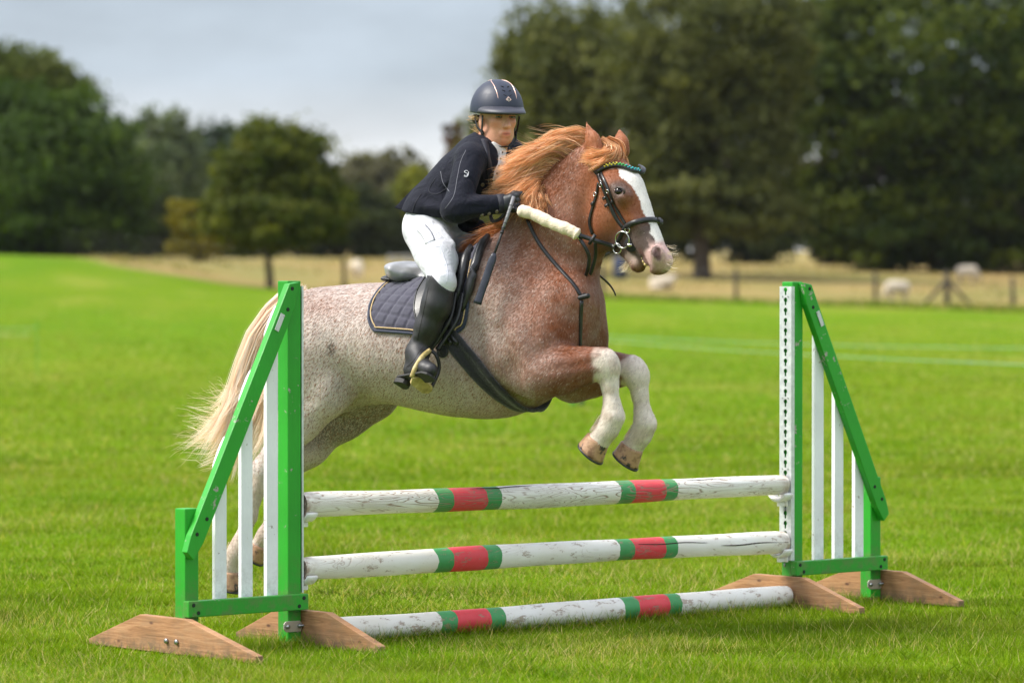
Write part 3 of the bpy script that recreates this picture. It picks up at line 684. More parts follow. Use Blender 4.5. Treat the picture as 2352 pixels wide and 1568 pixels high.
def screw(T, x, y, z, parent=None):
    V, F = merge(disc((x, y, z), (0, 1, 0), .0085, .003, 12)); h = T.part('screw_hole', V, F, m_hole, False, parent)
def wing(sg, x0, label, slats, feet, keyed_front):
    """sg: +1 the wing runs towards +x from its inner post; feet: outer, inner: (n0, flat0, flat1, n1, side)"""
    T = Thing('jump_wing', label, 'jump wing', JF, (x0 + sg * .27, 0, 0), 'wings of the show jump')
    xo = x0 + sg * .538; h = .035
    # posts
    T.part('tall_post', *box(x0 - h, x0 + h, -h, h, .02, 1.537), m_green, bevel=.005)
    T.part('short_post', *box(xo - h, xo + h, -h, h, .02, .60), m_green, bevel=.005)
    # diagonal with shaped ends
    yf0, yf1 = -h - .038, -h - .001
    ax, az, bx, bz = x0 + sg * .010, 1.535, xo, .475
    dx, dz = bx - ax, bz - az; L = math.hypot(dx, dz); ux, uz = dx / L, dz / L; px, pz = uz * sg, -ux * sg   # perpendicular pointing up-out
    if px * sg < 0: px, pz = -px, -pz
    w = .036
    pl = [(ax - px * w * 1.0 + ux * .10, az - pz * w + uz * .10), (ax - px * w * .2 + ux * -.00, az - pz * w * .2), (ax + px * w + ux * .03, az + pz * w + uz * .03),
          (bx + px * w - ux * .0, bz + pz * w), (bx + px * w * .7 + ux * .07, bz + pz * w * .7 + uz * .07), (bx - px * w * .6 + ux * .085, bz - pz * w * .6 + uz * .085), (bx - px * w, bz - pz * w + .0)]
    if sg > 0: pl = pl[::-1]
    dg = T.part('diagonal_rail', *prism(pl, yf0, yf1), m_green, bevel=.004)
    for (f, o) in ((.035, .4), (.11, -.1), (.985, .3), (.92, -.2)):
        screw(T, ax + dx * f + px * w * o, yf0 - .001, az + dz * f + pz * w * o, dg)
    f0, f1 = .135, .20
    q = [(ax + dx * f0 + px * .002, az + dz * f0 + pz * .002), (ax + dx * f0 + px * .024, az + dz * f0 + pz * .024), (ax + dx * f1 + px * .024, az + dz * f1 + pz * .024), (ax + dx * f1 + px * .002, az + dz * f1 + pz * .002)]
    tg = T.part('metal_tag', *prism(q, yf0 - .0045, yf0 - .0015), m_tag)
    for i in (0, 2): 
        mx, mz = sum(p[0] for p in q) / 4, sum(p[1] for p in q) / 4
        T.part('rivet', *disc((q[i][0] * .8 + mx * .2, yf0 - .005, q[i][1] * .8 + mz * .2), (0, 1, 0), .0025, .003, 8), m_bolt, parent=tg)
    # bottom rail
    xa, xb = sorted((x0 - sg * .045, xo + sg * .045))
    br = T.part('bottom_rail', *box(xa, xb, yf0, yf1, .155, .222), m_green, bevel=.004)
    for s_ in (x0, xo):
        e = 1 if s_ == max(x0, xo) else -1
        screw(T, s_ + e * .02, yf0 - .001, .205, br); screw(T, s_ - e * .005, yf0 - .001, .172, br)
    # slats behind the rails, tops cut along the diagonal and sticking out a little
    for i, sx in enumerate(slats):
        xc = x0 + sg * sx; hw = .030
        zt = lambda x: az + (x - ax) * dz / dx + (.052 if sg < 0 else .012)
        tops = [(xc - hw, zt(xc - hw)), (xc - hw * .3, zt(xc - hw * .3) + .01), (xc + hw * .3, zt(xc + hw * .3) + .01), (xc + hw, zt(xc + hw))]
        sl = T.part('slat', *prism([(xc - hw, .16), (xc + hw, .16)] + tops[::-1], -h + .002, -h + .024), m_white, bevel=.003)
    # feet: shaped planks across the wing
    for xx, (n0, a0, a1, n1, side) in zip((xo, x0), feet):
        fx0 = xx + side * (h + .002); fx1 = fx0 + side * .038
        pl = [(-n1, .004), (-n1, .032), (-a1, .150), (-a0, .152), (-n0, .028), (-n0, .004)]      # (y, z)
        V, F = prism(pl, *sorted((fx0, fx1))); V = V[:, [1, 0, 2]]
        ft = T.part('foot_plank', V, F, m_wood, bevel=.003)
        if xx == xo and sg < 0 or xx == x0 and sg > 0:        # bolt heads on the camera-side plank
            for yy in (.035, -.035): T.part('bolt_head', *disc((fx1 + side * .004, yy, .055), (1, 0, 0), .011, .012, 10), m_bolt, True, ft)
        else:
            bp = T.part('fixing_plate', *prism([(xx - .062, .075), (xx - .048, .062), (xx + .028, .062), (xx + .034, .072), (xx + .034, .098), (xx + .024, .108), (xx - .05, .108), (xx - .062, .096)], -h - .006, -h - .001), m_zinc, bevel=.0015)
            for bx_ in (xx - .045, xx + .018): T.part('bolt_head', *disc((bx_, -h - .012, .086), (0, 1, 0), .009, .012, 8), m_bolt, True, bp)
            V, F = tube(np.array([(xx + .01, -h - .014, .087), (xx + .075, -h - .014, .089)]), .005, 8); T.part('bolt', V, F, m_bolt, True, bp)
    # keyhole strip on the inner face
    sx = -sg; xs0 = x0 + sx * (h + .001)
    FL = .012 if sg > 0 else -.001
    y0, y1, zb, zt_ = -.0355, .0355, .225, 1.515; th = .0105
    nh = 27; pitch = (zt_ - zb) / nh
    bm = bmesh.new()
    for i in range(nh):
        za = zb + i * pitch; zc = za + pitch; cz = za + pitch * .5
        # keyhole outline (y,z), clockwise from the bottom of the slot
        hole = [(-.0055, cz - .015), (-.0055, cz - .003)] + [(.0118 * math.sin(a), cz + .0075 - .0118 * math.cos(a)) for a in np.linspace(-.5 - 0, -2 * math.pi + .5, 11)] + [(.0055, cz - .003), (.0055, cz - .015), (0, cz - .019)]
        vo = [bm.verts.new((xs0 + sx * th, a, b)) for a, b in ((y0, za), (y0, cz), (y0, zc), (0, zc), (y1, zc), (y1, cz), (y1, za), (0, za))]
        vh = [bm.verts.new((xs0 + sx * th, a, b)) for a, b in hole]; vb = [bm.verts.new((xs0 + sx * (th - .003), a, b)) for a, b in hole]
        eo = [bm.edges.new((vo[j], vo[(j + 1) % 8])) for j in range(8)]; eh = [bm.edges.new((vh[j], vh[(j + 1) % len(vh)])) for j in range(len(vh))]
        bmesh.ops.triangle_fill(bm, edges=eo + eh, use_beauty=True)
        for j in range(len(vh)):
            k = (j + 1) % len(vh); bm.faces.new((vh[j], vh[k], vb[k], vb[j]))
    bmesh.ops.remove_doubles(bm, verts=bm.verts, dist=1e-5)
    # folded edges of the channel
    V = [v.co[:] for v in bm.verts]; F = [[v.index for v in f.verts] for f in (bm.verts.index_update() or bm.faces)]
    bm.free()
    V, F = merge((V, F), box(*sorted((xs0 - sx * FL, xs0 + sx * th)), -.0385, -.0355, zb, zt_), box(*sorted((xs0 - sx * FL, xs0 + sx * th)), *sorted((.0355, .0385)), zb, zt_))
    ks = T.part('keyhole_strip', V, F, m_galv)
    V, F = box(*sorted((xs0 - sx * .0002, xs0 + sx * .0002)), y0, y1, zb, zt_)
    for zi in (zb + pitch * k for k in (2, 9, 16, 26)):
        for yy in (-.018, .018): T.part('screw', *disc((xs0 + sx * (th + .001), yy, zi), (1, 0, 0), .0035, .003, 8), m_bolt, parent=ks)
    return T
XL, XR = 0.0, 3.02
wing(-1, XL, 'nearer green jump wing with white slats left of the poles', (.116, .25, .386), ((-.59, -.23, .09, .56, -1), (-.42, -.12, .20, .545, 1)), False)
wing(1, XR, 'farther green jump wing with white slats right of the poles', (.150, .285, .425), ((-.52, -.16, .17, .535, 1), (-.545, -.184, .144, .506, -1)), True)

# ---- cups
def cup(x, sx, z, label):
    T = Thing('jump_cup', label, 'jump cup', JF, (x, 0, z - .09), 'cups holding the poles')
    a = np.linspace(-1.05, 1.05, 9); R = .062
    V, F = [], []
    prof = [(R * math.sin(t_), -R * math.cos(t_)) for t_ in a]
    poly = prof + [(p[0] * 1.12, p[1] * 1.12 - .004) for p in prof[::-1]]
    X = np.array(prism(poly, 0, .055)[0]); F = prism(poly, 0, .055)[1]
    V = np.stack((x + sx * (.004 + X[:, 1]), X[:, 0], z + X[:, 2]), 1)
    T.part('cradle', V, F, m_cup, True)
    T.part('back_plate', *box(*sorted((x + sx * .0015, x + sx * .010)), -.024, .024, z - .095, z - .005), m_cup, bevel=.004)
    T.part('rib', *box(*sorted((x + sx * .0105, x + sx * .046)), -.010, .010, z - .094, z - .0735), m_cup, bevel=.003)
    V, F = tube(np.array([(x + sx * .004, .0, z - .10), (x + sx * .004, 0, z - .118)]), .005, 8)
    T.part('pin', V, F, m_bolt, True)
for nm, zl, zr in (('upper', .592, .575), ('lower', .326, .312)):
    cup(XL + .0475, 1, zl, 'white plastic cup under the left end of the %s pole' % nm)
    cup(XR - .0475, -1, zr, 'white plastic cup under the right end of the %s pole' % nm)

# ---- poles
def pole_mat(name, seed, peel, crack, sh=-.028):
    m = mat(name, (.8, .8, .78), .6); t = NT(m)
    tc = t('ShaderNodeTexCoord').outputs['Object']; sp = t('ShaderNodeSeparateXYZ', {0: tc})
    X = sp.outputs['X']
    edge = t.math('ADD', X, t.math('MULTIPLY', t.math('SUBTRACT', t.noise(tc, 30, 3), .5), .02))
    def band(a, b): return t.math('MULTIPLY', t.math('GREATER_THAN', edge, a), t.math('LESS_THAN', edge, b))
    white = t.mix(t.rng(t.noise(tc, 4, 4), .3, .75), (.84, .82, .77), (.74, .69, .60))
    colr = white
    for o in (0, 1):
        a = (.81 if o == 0 else 1.895) + sh
        g = band(a, a + .37 if o == 0 else a + .361); r = band(a + .09, a + .285)
        colr = t.mix(g, colr, t.mix(t.noise(tc, 12, 3), (.035, .24, .065), (.07, .34, .11)))
        colr = t.mix(r, colr, t.mix(t.noise(tc, 12, 3), (.62, .026, .042), (.76, .075, .09)))
    v = t.coord('Object', (1.6, 9, 9)); mp = t('ShaderNodeMapping', {'Vector': tc, 'Location': (seed * 3.1, seed, 0), 'Scale': (1.5, 13, 13)}).outputs[0]
    grain = t.noise(mp, 1.0, 2, .45, .9)
    mask = t.rng(t.noise(t('ShaderNodeMapping', {'Vector': tc, 'Location': (seed, seed * 2, 0), 'Scale': (2.1, 6, 6)}).outputs[0], 1.0, 3, .6), .5 - peel * .25, .75 - peel * .25)
    lines = t.rng(t.math('ABSOLUTE', t.math('SUBTRACT', t.math('FRACT', t.math('MULTIPLY', grain, 24.0)), .5)), .03, .15, 1, 0)
    f = t.math('MULTIPLY', t.math('MULTIPLY', lines, mask), t.rng(grain, .3, .6, .5, 1), True)
    ends = t.math('MAXIMUM', t.rng(X, .05, .13, 1, 0), t.rng(X, 2.88, 2.97, 0, 1))
    chips = t.rng(t.noise(t('ShaderNodeMapping', {'Vector': tc, 'Location': (seed * 7, 0, seed), 'Scale': (7, 16, 16)}).outputs[0], 2.0, 5, .75), .63 - crack, .67 - crack)
    endn = t.math('MULTIPLY', ends, t.rng(t.noise(tc, 28, 4), .38, .6))
    f = t.math('MAXIMUM', t.math('MAXIMUM', f, endn), t.math('MULTIPLY', chips, .7))
    wood = t.mix(t.noise(tc, 40, 3), (.24, .14, .09), (.40, .27, .19))
    t.col(t.mix(f, colr, wood)); t.bump(t.math('SUBTRACT', t.noise(tc, 18, 3), f), .45, .006)
    return m
m_endgrain = mat('end_grain', (.3, .24, .18), .9); t = NT(m_endgrain); c = t.coord('Object')
t.col(t.ramp(t.noise(c, 45, 4, .7), [(.35, (.07, .05, .04)), (.55, (.26, .20, .15)), (.75, (.60, .55, .48))]))
def pole(label, x0, x1, za, zb, r0, r1, y0, y1, mt, seed):
    n, k = 60, 20; s = np.linspace(0, 1, n); g = np.random.default_rng(seed)
    a = np.linspace(0, 2 * math.pi, k, endpoint=False)
    r = r0 + (r1 - r0) * s + .0022 * np.sin(s * 9 + seed) + .001 * np.sin(s * 31 + seed * 2); r[0] *= .93; r[-1] *= .93
    wob = .004 * np.sin(s * 5 + seed)
    V = np.stack([np.stack((np.full(k, x0 + (x1 - x0) * s[i]), y0 + (y1 - y0) * s[i] + r[i] * np.cos(a) * (1 + .02 * np.sin(3 * a + s[i] * 4 + seed)), za + (zb - za) * s[i] + wob[i] + r[i] * np.sin(a) * (1 + .015 * np.sin(2 * a + seed))), 1) for i in range(n)])
    F = [(i * k + j, i * k + (j + 1) % k, (i + 1) * k + (j + 1) % k, (i + 1) * k + j) for i in range(n - 1) for j in range(k)]
    T = Thing('jump_pole', label, 'pole', JF, (0, 0, min(za, zb) - r0), 'poles of the show jump')
    T.part('shaft', V.reshape(-1, 3), F, mt, True)
    for i, e in ((0, -1), (n - 1, 1)):
        ring_ = V[i]; cpt = ring_.mean(0) + np.array((e * .003, 0, 0)); Vc = np.concatenate((ring_, [cpt]))
        T.part('end_face', Vc, [(j, (j + 1) % k, k) if e > 0 else ((j + 1) % k, j, k) for j in range(k)], m_endgrain)
    return T
POLES = []
POLES += [pole('badly peeling upper pole, white with two green and red bands', .058, 2.960, .592, .577, .054, .049, 0, 0, pole_mat('peeling_pole_paint', 1.3, 1.7, .02), 3)]
POLES += [pole('split lower raised pole, white with two green and red bands', .058, 2.960, .326, .313, .051, .050, 0, 0, pole_mat('worn_pole_paint', 4.2, -.1, .045), 5)]
pole('ground pole lying in the grass, white with two green and red bands', .085, 2.93, .060, .058, .052, .053, -.06, -.05, pole_mat('ground_pole_paint', 7.7, -.1, .06, -.055), 9)
# long drying cracks in the split pole and the upper pole
m_crack = mat('crack_shadow', (.03, .018, .012), .95)
for T_, r_, z0, z1, segs in ((POLES[1], .0505, .326, .313, ((1.98, 2.42, .55, .42, .0022), (2.50, 2.95, .02, .06, .0030))), (POLES[0], .0515, .592, .577, ((.98, 1.35, .95, 1.1, .0018), (1.5, 1.75, .2, .25, .0014), (2.3, 2.6, 1.1, 1.0, .0016)))):
    for xa, xb, aa, ab, wd_ in segs:
        q = np.linspace(0, 1, 24); an = aa + (ab - aa) * q + .05 * np.sin(q * 9 + xa); xx = xa + (xb - xa) * q; zz = z0 + (z1 - z0) * (xx / 3)
        Pc = np.stack((xx, -(r_ - .0006) * np.cos(an), zz + .0 + (r_ - .0006) * np.sin(an)), 1)
        T_.part('crack', *tube(Pc, wd_ * np.sin(q * math.pi) ** .5 + .0003, 5), m_crack, True)
# ================================================================== the horse
HF = Frame((-.30, 17.2, 0), 27)           # x = the way it jumps, -y = its right side, towards the camera
PXM = 1 / 523.0                           # metres per picture unit at the horse
P = lambda x, y, v=0.0: np.array(HF.P(x, y, v))
# the head is turned a little further towards the camera than the body
_poll = HF.M @ HF.P(1385, 380, 0)
NF = Frame(_poll, 40)
_N2H = HF.I @ NF.M
HL = np.array((_N2H.to_3x3() @ Vector((0, 1, 0))))       # lateral axis of the head in horse coordinates
def PH(x, y, w=0.0): return np.array(_N2H @ NF.P(x, y, w))
S = Sdf(); R = lambda px: px * PXM
# trunk (centre line, radius, breadth ratio)
S.chain([(P(722, 792), R(96), 1.32), (P(770, 780), R(108), 1.30), (P(850, 780), R(117), 1.22), (P(940, 790), R(130), 1.15), (P(1040, 792), R(149), 1.02), (P(1130, 772), R(165), .84), (P(1215, 738), R(158), .78), (P(1268, 716), R(96), .98)], k=.10)
S.seg(P(1075, 664), P(1135, 656), R(68), R(72), .5, .55, k=.10)                 # withers
S.ell(P(1130, 830, .02), (R(135), R(118), R(108)), k=.10)                        # girth depth
S.seg(P(1300, 695, .10), P(1290, 755, .11), R(66), R(52), 1, 1, k=.09); S.seg(P(1322, 695, -.10), P(1320, 755, -.11), R(58), R(50), 1, 1, k=.08)   # breast muscles
# neck
S.chain([(P(1216, 668), R(116), .80), (P(1268, 556), R(98), .58), (P(1306, 478), R(84), .50), (P(1352, 420), R(66), .54)], k=.10)
S.seg(P(1345, 350), P(1230, 440), R(14), R(24), .9, k=.08); S.seg(P(1230, 440), P(1152, 562), R(22), R(20), .9, k=.06)      # crest
# shoulder and upper arm, camera side and far side
for sg, dx in ((1, 0), (-1, 0)):
    q = lambda x, y, v: P(x, y, v) if sg > 0 else P(x, y, v) * np.array((1, -1, 1))
    S.seg(q(1130, 640, .15), q(1225, 790, .19), R(60), R(74), .8, k=.12)
    S.ell(q(1212, 800, .19), (R(72), R(58), R(84)), k=.08)
# fore legs: camera side, far side
def foreleg(c, k=.05): S.chain(c, k=k)
foreleg([(P(1205, 805, .21), R(70), .8), (P(1232, 862, .235), R(50), .9), (P(1290, 853, .235), R(45), .9), (P(1345, 839, .215), R(36), .95), (P(1386, 832, .200), R(30), 1)])
foreleg([(P(1386, 828, .198), R(27), 1), (P(1396, 850, .198), R(25), 1.0), (P(1401, 885, .198), R(17), 1), (P(1406, 930, .198), R(17.5), 1), (P(1408, 957, .198), R(24), .95), (P(1397, 985, .198), R(22), 1), (P(1376, 1012, .198), R(25), 1)], .025)
S.ell(P(1396, 838, .198), (R(24), R(26), R(28)), k=.02)
foreleg([(P(1290, 805, -.20), R(70), .8), (P(1318, 872, -.225), R(46), .85), (P(1365, 862, -.21), R(42), .9), (P(1415, 850, -.19), R(34), .95), (P(1450, 848, -.175), R(30), 1)])
foreleg([(P(1450, 846, -.165), R(28), 1), (P(1464, 868, -.165), R(25), 1.0), (P(1470, 905, -.165), R(17), 1), (P(1477, 950, -.165), R(18), 1), (P(1482, 974, -.165), R(24), .95), (P(1472, 1000, -.165), R(22), 1), (P(1452, 1028, -.165), R(25), 1)], .025)
S.ell(P(1462, 856, -.165), (R(25), R(26), R(28)), k=.02)
# hind legs
S.ell(P(722, 800, .15), (R(105), R(68), R(118)), k=.12); S.ell(P(770, 800, -.15), (R(105), R(68), R(118)), k=.12)
S.chain([(P(720, 830, .17), R(98), .75), (P(742, 888, .19), R(66), .75), (P(690, 960, .185), R(47), .8), (P(640, 1040, .175), R(30), .85), (P(604, 1082, .17), R(25), .9)], k=.06)
S.seg(P(585, 1072, .17), P(640, 1020, .175), R(9), R(10), 1, k=.03)
S.chain([(P(604, 1082, .17), R(26), .85), (P(592, 1115, .17), R(20), .9), (P(573, 1185, .17), R(15.5), 1), (P(553, 1245, .17), R(17), 1), (P(544, 1268, .17), R(21), .95), (P(531, 1295, .17), R(18), 1), (P(527, 1318, .17), R(21), 1)], k=.03)
S.chain([(P(800, 830, -.17), R(92), .75), (P(852, 898, -.20), R(62), .8), (P(792, 950, -.19), R(52), .8), (P(715, 1030, -.175), R(33), .85), (P(662, 1082, -.17), R(25), .9)], k=.06)
S.chain([(P(662, 1082, -.17), R(26), .85), (P(650, 1115, -.17), R(19), .9), (P(630, 1180, -.17), R(15.5), 1), (P(610, 1230, -.17), R(19), 1), (P(594, 1252, -.17), R(19), 1)], k=.03)
S.seg(P(872, 880, -.12), P(790, 905, -.05), R(40), R(40), 1, k=.10)                                # fold of the flank
S.ell(P(850, 905, 0), (R(46), R(30), R(20)), k=.05)                                                # sheath
# dock of the tail
S.chain([(P(722, 712), R(22), 1), (P(700, 684), R(15), 1), (P(672, 682), R(12), 1), (P(640, 712), R(8), 1)], k=.04)
# head
hk = dict(k=.045, L=HL)
S.chain([(PH(1392, 402), R(56), .74), (PH(1424, 448), R(58), .72), (PH(1452, 500), R(46), .66), (PH(1480, 548), R(34), .72), (PH(1503, 584), R(32), .84)], **hk)
S.seg(PH(1390, 462), PH(1402, 522), R(50), R(40), .62, .60, **hk)                # cheek and jaw
for w in (1, -1): S.ell(PH(1388, 488, w * .050), (R(44), R(24), R(54)), [np.array(_N2H.to_3x3() @ Vector((1, 0, 0))), HL, np.array((0, 0, 1.))], k=.025)      # jowl
S.seg(PH(1412, 535), PH(1452, 585), R(29), R(17), .78, .95, **hk)
S.seg(PH(1455, 590), PH(1467, 606), R(16), R(19), 1.05, 1.15, k=.02, L=HL)       # lower lip
S.ell(PH(1519, 600), (R(26), R(28), R(24)), k=.03); S.ell(PH(1512, 612), (R(22), R(27), R(18)), k=.02)
for w in (.055, -.055): S.seg(PH(1400, 420, w * 1.25), PH(1432, 452, w * 1.5), R(22), R(20), 1, k=.03)   # brow and zygoma
for w in (1, -1): S.seg(PH(1432, 470, w * .075), PH(1470, 525, w * .045), R(10), R(9), 1, k=.03)         # facial crest
for w in (1, -1): S.ell(PH(1510, 584, w * .052), (R(16), R(14), R(21)), k=.02)   # nostril wings
# groove behind the jowl, jugular groove, creases of elbow, breast, flank and shoulder
for w in (1, -1): S.chain([(PH(1352, 405, w * .125), .018, 1), (PH(1336, 470, w * .14), .020, 1), (PH(1340, 535, w * .115), .020, 1)], k=.05, op='-')
q2 = lambda x, y, v, sg: P(x, y, v) * np.array((1, sg, 1))
for sg in (1, -1):
    S.chain([(q2(1310, 600, .185, sg), .012, 1), (q2(1290, 680, .26, sg), .014, 1)], k=.06, op='-')
    S.chain([(q2(1140, 760, .345, sg), .010, 1), (q2(1168, 850, .345, sg), .018, 1), (q2(1198, 915, .295, sg), .022, 1)], k=.07, op='-')
    S.chain([(q2(1240, 806, .33, sg), .012, 1), (q2(1290, 794, .30, sg), .020, 1), (q2(1345, 790, .25, sg), .022, 1)], k=.035, op='-')
    S.chain([(q2(804, 760, .375, sg), .004, 1), (q2(797, 810, .37, sg), .016, 1), (q2(802, 868, .33, sg), .024, 1)], k=.07, op='-')
for sg in (1, -1):
    S.chain([(q2(1180, 690, .33, sg), .010, 1), (q2(1215, 760, .355, sg), .014, 1), (q2(1225, 810, .36, sg), .010, 1)], k=.07, op='-')          # shoulder blade / triceps
    S.chain([(q2(1255, 850, .345, sg), .006, 1), (q2(1320, 838, .315, sg), .008, 1), (q2(1360, 832, .28, sg), .006, 1)], k=.03, op='-')            # between the forearm muscles
    S.chain([(q2(740, 770, .39, sg), .012, 1), (q2(730, 850, .39, sg), .016, 1), (q2(700, 920, .32, sg), .012, 1)], k=.08, op='-')                # quarters
S.chain([(P(1335, 690, .04), .008, 1), (P(1335, 740, .02), .014, 1), (P(1332, 800, .0), .02, 1)], k=.05, op='-')
# eye sockets, nostrils, mouth, jaw groove
S.ell(PH(1421, 440, .118), (.020, .014, .015), k=.012, op='-'); S.ell(PH(1421, 440, -.118), (.020, .014, .015), k=.012, op='-')
for w in (1, -1): S.chain([(PH(1503, 571, w * .066), .005, 1), (PH(1511, 577, w * .068), .011, 1), (PH(1513, 592, w * .069), .013, 1), (PH(1508, 602, w * .066), .005, 1)], k=.010, op='-')
S.seg(PH(1470, 572, .06), PH(1490, 618, .06), .004, .006, k=.012, op='-'); S.seg(PH(1470, 572, -.06), PH(1490, 618, -.06), .004, .006, k=.012, op='-')
S.seg(PH(1478, 590, .05), PH(1478, 590, -.05), .004, .004, k=.01, op='-'); S.seg(PH(1489, 614, .06), PH(1489, 614, -.06), .009, .009, k=.012, op='-')
# ears
def ear(b0, b1, tip, wd):
    b = (b0 + b1) * .5; m = b * .5 + tip * .5
    S.chain([(b, R(20), .8), (b * .62 + tip * .38, R(17), .62), (tip, R(2.5), .8)], k=.02, L=HL)
ear(PH(1358, 352, .045), PH(1384, 348, .06), PH(1346, 280, .06), 1); ear(PH(1420, 350, -.045), PH(1436, 345, -.06), PH(1423, 296, -.07), -1)
HV, HQ = S.build(.0085, 2)
HN = vnormals(HV, HQ)
HTREE = BVHTree.FromPolygons([tuple(v) for v in HV.tolist()], HQ.tolist())
def hit(px, py):
    o, d = HF.lray(px, py); p, n, i, dist = HTREE.ray_cast(o, d)
    return (None, None) if p is None else (np.array(p), np.array(n))

# ---- coat colours: a red roan, whiter towards the quarters, with white socks, blaze and pink muzzle
def vnoise(A, s, seed):
    g = np.random.default_rng(seed); T = g.random((32, 32, 32))
    q = A * s; i = np.floor(q).astype(int); f = q - i; f = f * f * (3 - 2 * f); i = i % 32; j = (i + 1) % 32
    c = 0
    for a, wa in ((i[:, 0], 1 - f[:, 0]), (j[:, 0], f[:, 0])):
        for b, wb in ((i[:, 1], 1 - f[:, 1]), (j[:, 1], f[:, 1])):
            for d, wd in ((i[:, 2], 1 - f[:, 2]), (j[:, 2], f[:, 2])): c = c + T[a, b, d] * wa * wb * wd
    return c
def segdist(A, a, b):
    e = b - a; t = np.clip(((A - a) @ e) / (e @ e), 0, 1); return np.linalg.norm(A - a - t[:, None] * e, axis=1), t
NFM = np.array((NF.I @ HF.M))
_blz = np.array([(391, 1450, 34), (410, 1447, 33), (440, 1466, 22), (473, 1478, 19), (500, 1486, 17), (534, 1500, 17), (563, 1514, 15), (640, 1530, 14)], float)
def coat(A):
    """base colour and share of white hairs at points A (horse coordinates)"""
    n = len(A); B = A.copy(); B[:, 1] = -np.abs(B[:, 1]); pj = HF.proj(B); x, y = pj[:, 0], pj[:, 1]
    n1 = vnoise(A, 7, 1) - .5; n2 = vnoise(A, 26, 2) - .5; n3 = vnoise(A, 70, 3) - .5
    w = .78 - .40 * sstep(930, 1130, x + 60 * n1 + (760 - y) * .30) - .30 * sstep(1080, 1300, x + 50 * n1 + (760 - y) * .2)   # roan gradient
    w += .22 * sstep(850, 935, y) * (x < 1230)                                   # pale belly
    w -= .34 * np.exp(-(((x - 742) / 60) ** 2 + ((y - 705) / 36) ** 2))          # red patch on the croup
    w += .16 * np.exp(-(((x - 1110) / 50) ** 2 + ((y - 740) / 80) ** 2)) + .10 * np.exp(-(((x - 1370) / 25) ** 2 + ((y - 770) / 30) ** 2))
    w += .06 * np.exp(-(((x - 1250) / 60) ** 2 + ((y - 860) / 50) ** 2))
    w += .20 * n1 + .16 * n2 + .08 * n3
    H = A @ NFM[:3, :3].T + NFM[:3, 3]                                            # head coordinates
    ph = NF.proj(np.stack((H[:, 0], np.zeros(n), H[:, 2]), 1)); hx, hy = ph[:, 0], ph[:, 1]     # on the median plane of the head
    al = ((hx - 1392) * 118 + (hy - 402) * 188) / 222                             # distance along the head from poll to nose
    head = sstep(1338, 1385, hx) * sstep(640, 600, y) * sstep(600, 560, hy - (hx - 1392) * .35) * (A[:, 0] > P(1310, 500)[0])
    w = w * (1 - head) + head * (.03 + .06 * n1 + .06 * n2)
    w = np.clip(w, 0, 1)
    red = np.array([(.215, .068, .026)]) * (1 + .5 * n1[:, None]) * (1 - .0 * w[:, None])
    red = red * (1 - .25 * head[:, None]) + head[:, None] * .25 * np.array([(.40, .115, .030)])
    pale = np.array([(.555, .495, .455)]) * (1 + .12 * n1[:, None])
    C = red * (1 - w[:, None]) + pale * w[:, None]
    def blend(C, f, col): f = np.clip(f, 0, 1)[:, None]; return C * (1 - f) + np.array([col]) * f
    # grey skin showing in the flank, armpits and inside the far thigh
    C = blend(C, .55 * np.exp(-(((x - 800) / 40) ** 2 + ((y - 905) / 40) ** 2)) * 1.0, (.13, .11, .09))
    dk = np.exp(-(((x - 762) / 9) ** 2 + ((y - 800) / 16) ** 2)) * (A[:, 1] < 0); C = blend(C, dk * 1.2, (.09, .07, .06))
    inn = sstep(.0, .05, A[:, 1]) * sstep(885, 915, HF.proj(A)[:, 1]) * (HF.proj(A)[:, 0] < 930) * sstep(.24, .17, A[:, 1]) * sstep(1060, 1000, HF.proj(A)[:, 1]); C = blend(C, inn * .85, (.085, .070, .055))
    # white socks
    global SOCK
    SOCK = np.zeros(n)
    for pts, far in (([(1395, 838, .198), (1400, 870, .198), (1408, 957, .198), (1365, 1030, .198)], 0), ([(1460, 852, -.165), (1466, 880, -.165), (1482, 974, -.165), (1445, 1040, -.165)], 0), ([(592, 1115, .17), (553, 1245, .17), (522, 1340, .17)], 1), ([(650, 1115, -.17), (610, 1230, -.17), (585, 1275, -.17)], 1)):
        for a, b in zip(pts, pts[1:]):
            d, tt = segdist(A, P(*a), P(*b)); m = sstep(.086, .062, d + .035 * n2)
            SOCK = np.maximum(SOCK, m)
            C = blend(C, m * (.92 if not far else .8), (.74, .66, .57) if not far else (.60, .50, .42))
            C = blend(C, m * sstep(.52, .62, .5 + n1 * .8 + n2 * .6) * .35, (.50, .36, .26))
    # head markings
    fw = np.interp(hy, _blz[:, 0], _blz[:, 2]) * PXM; fx = np.interp(hy, _blz[:, 0], _blz[:, 1])
    front = sstep(-16, 0, hx - fx)
    eyeC = PH(1421, 440, .1); eyeD = PH(1421, 440, -.1); de = np.minimum(np.linalg.norm(A - eyeC, axis=1), np.linalg.norm(A - eyeD, axis=1))
    C = blend(C, head * sstep(.075, .028, de + .02 * n2) * .85, (.075, .055, .045))
    muz = head * sstep(118, 165, al + 30 * n1); C = blend(C, muz * .88, (.085, .070, .065))
    bl = head * (np.abs(H[:, 1]) < fw * (1 + .5 * n2)) * sstep(-30, -14, hx - fx + 14 * n2) * sstep(384, 392, hy)
    C = blend(C, bl * .97, (.78, .74, .70))
    pink = head * sstep(548, 572, hy + 18 * n2 + 0 * hx) * (np.abs(H[:, 1]) < (.048 + .012 * n1)) * sstep(-20, 0, hx - fx + 12); C = blend(C, pink * .8, (.62, .42, .37))
    nose = head * sstep(.045, .025, np.linalg.norm(A - PH(1528, 598, 0), axis=1) - .052 + .03 * n2); C = blend(C, nose * .9, (.60, .40, .36))
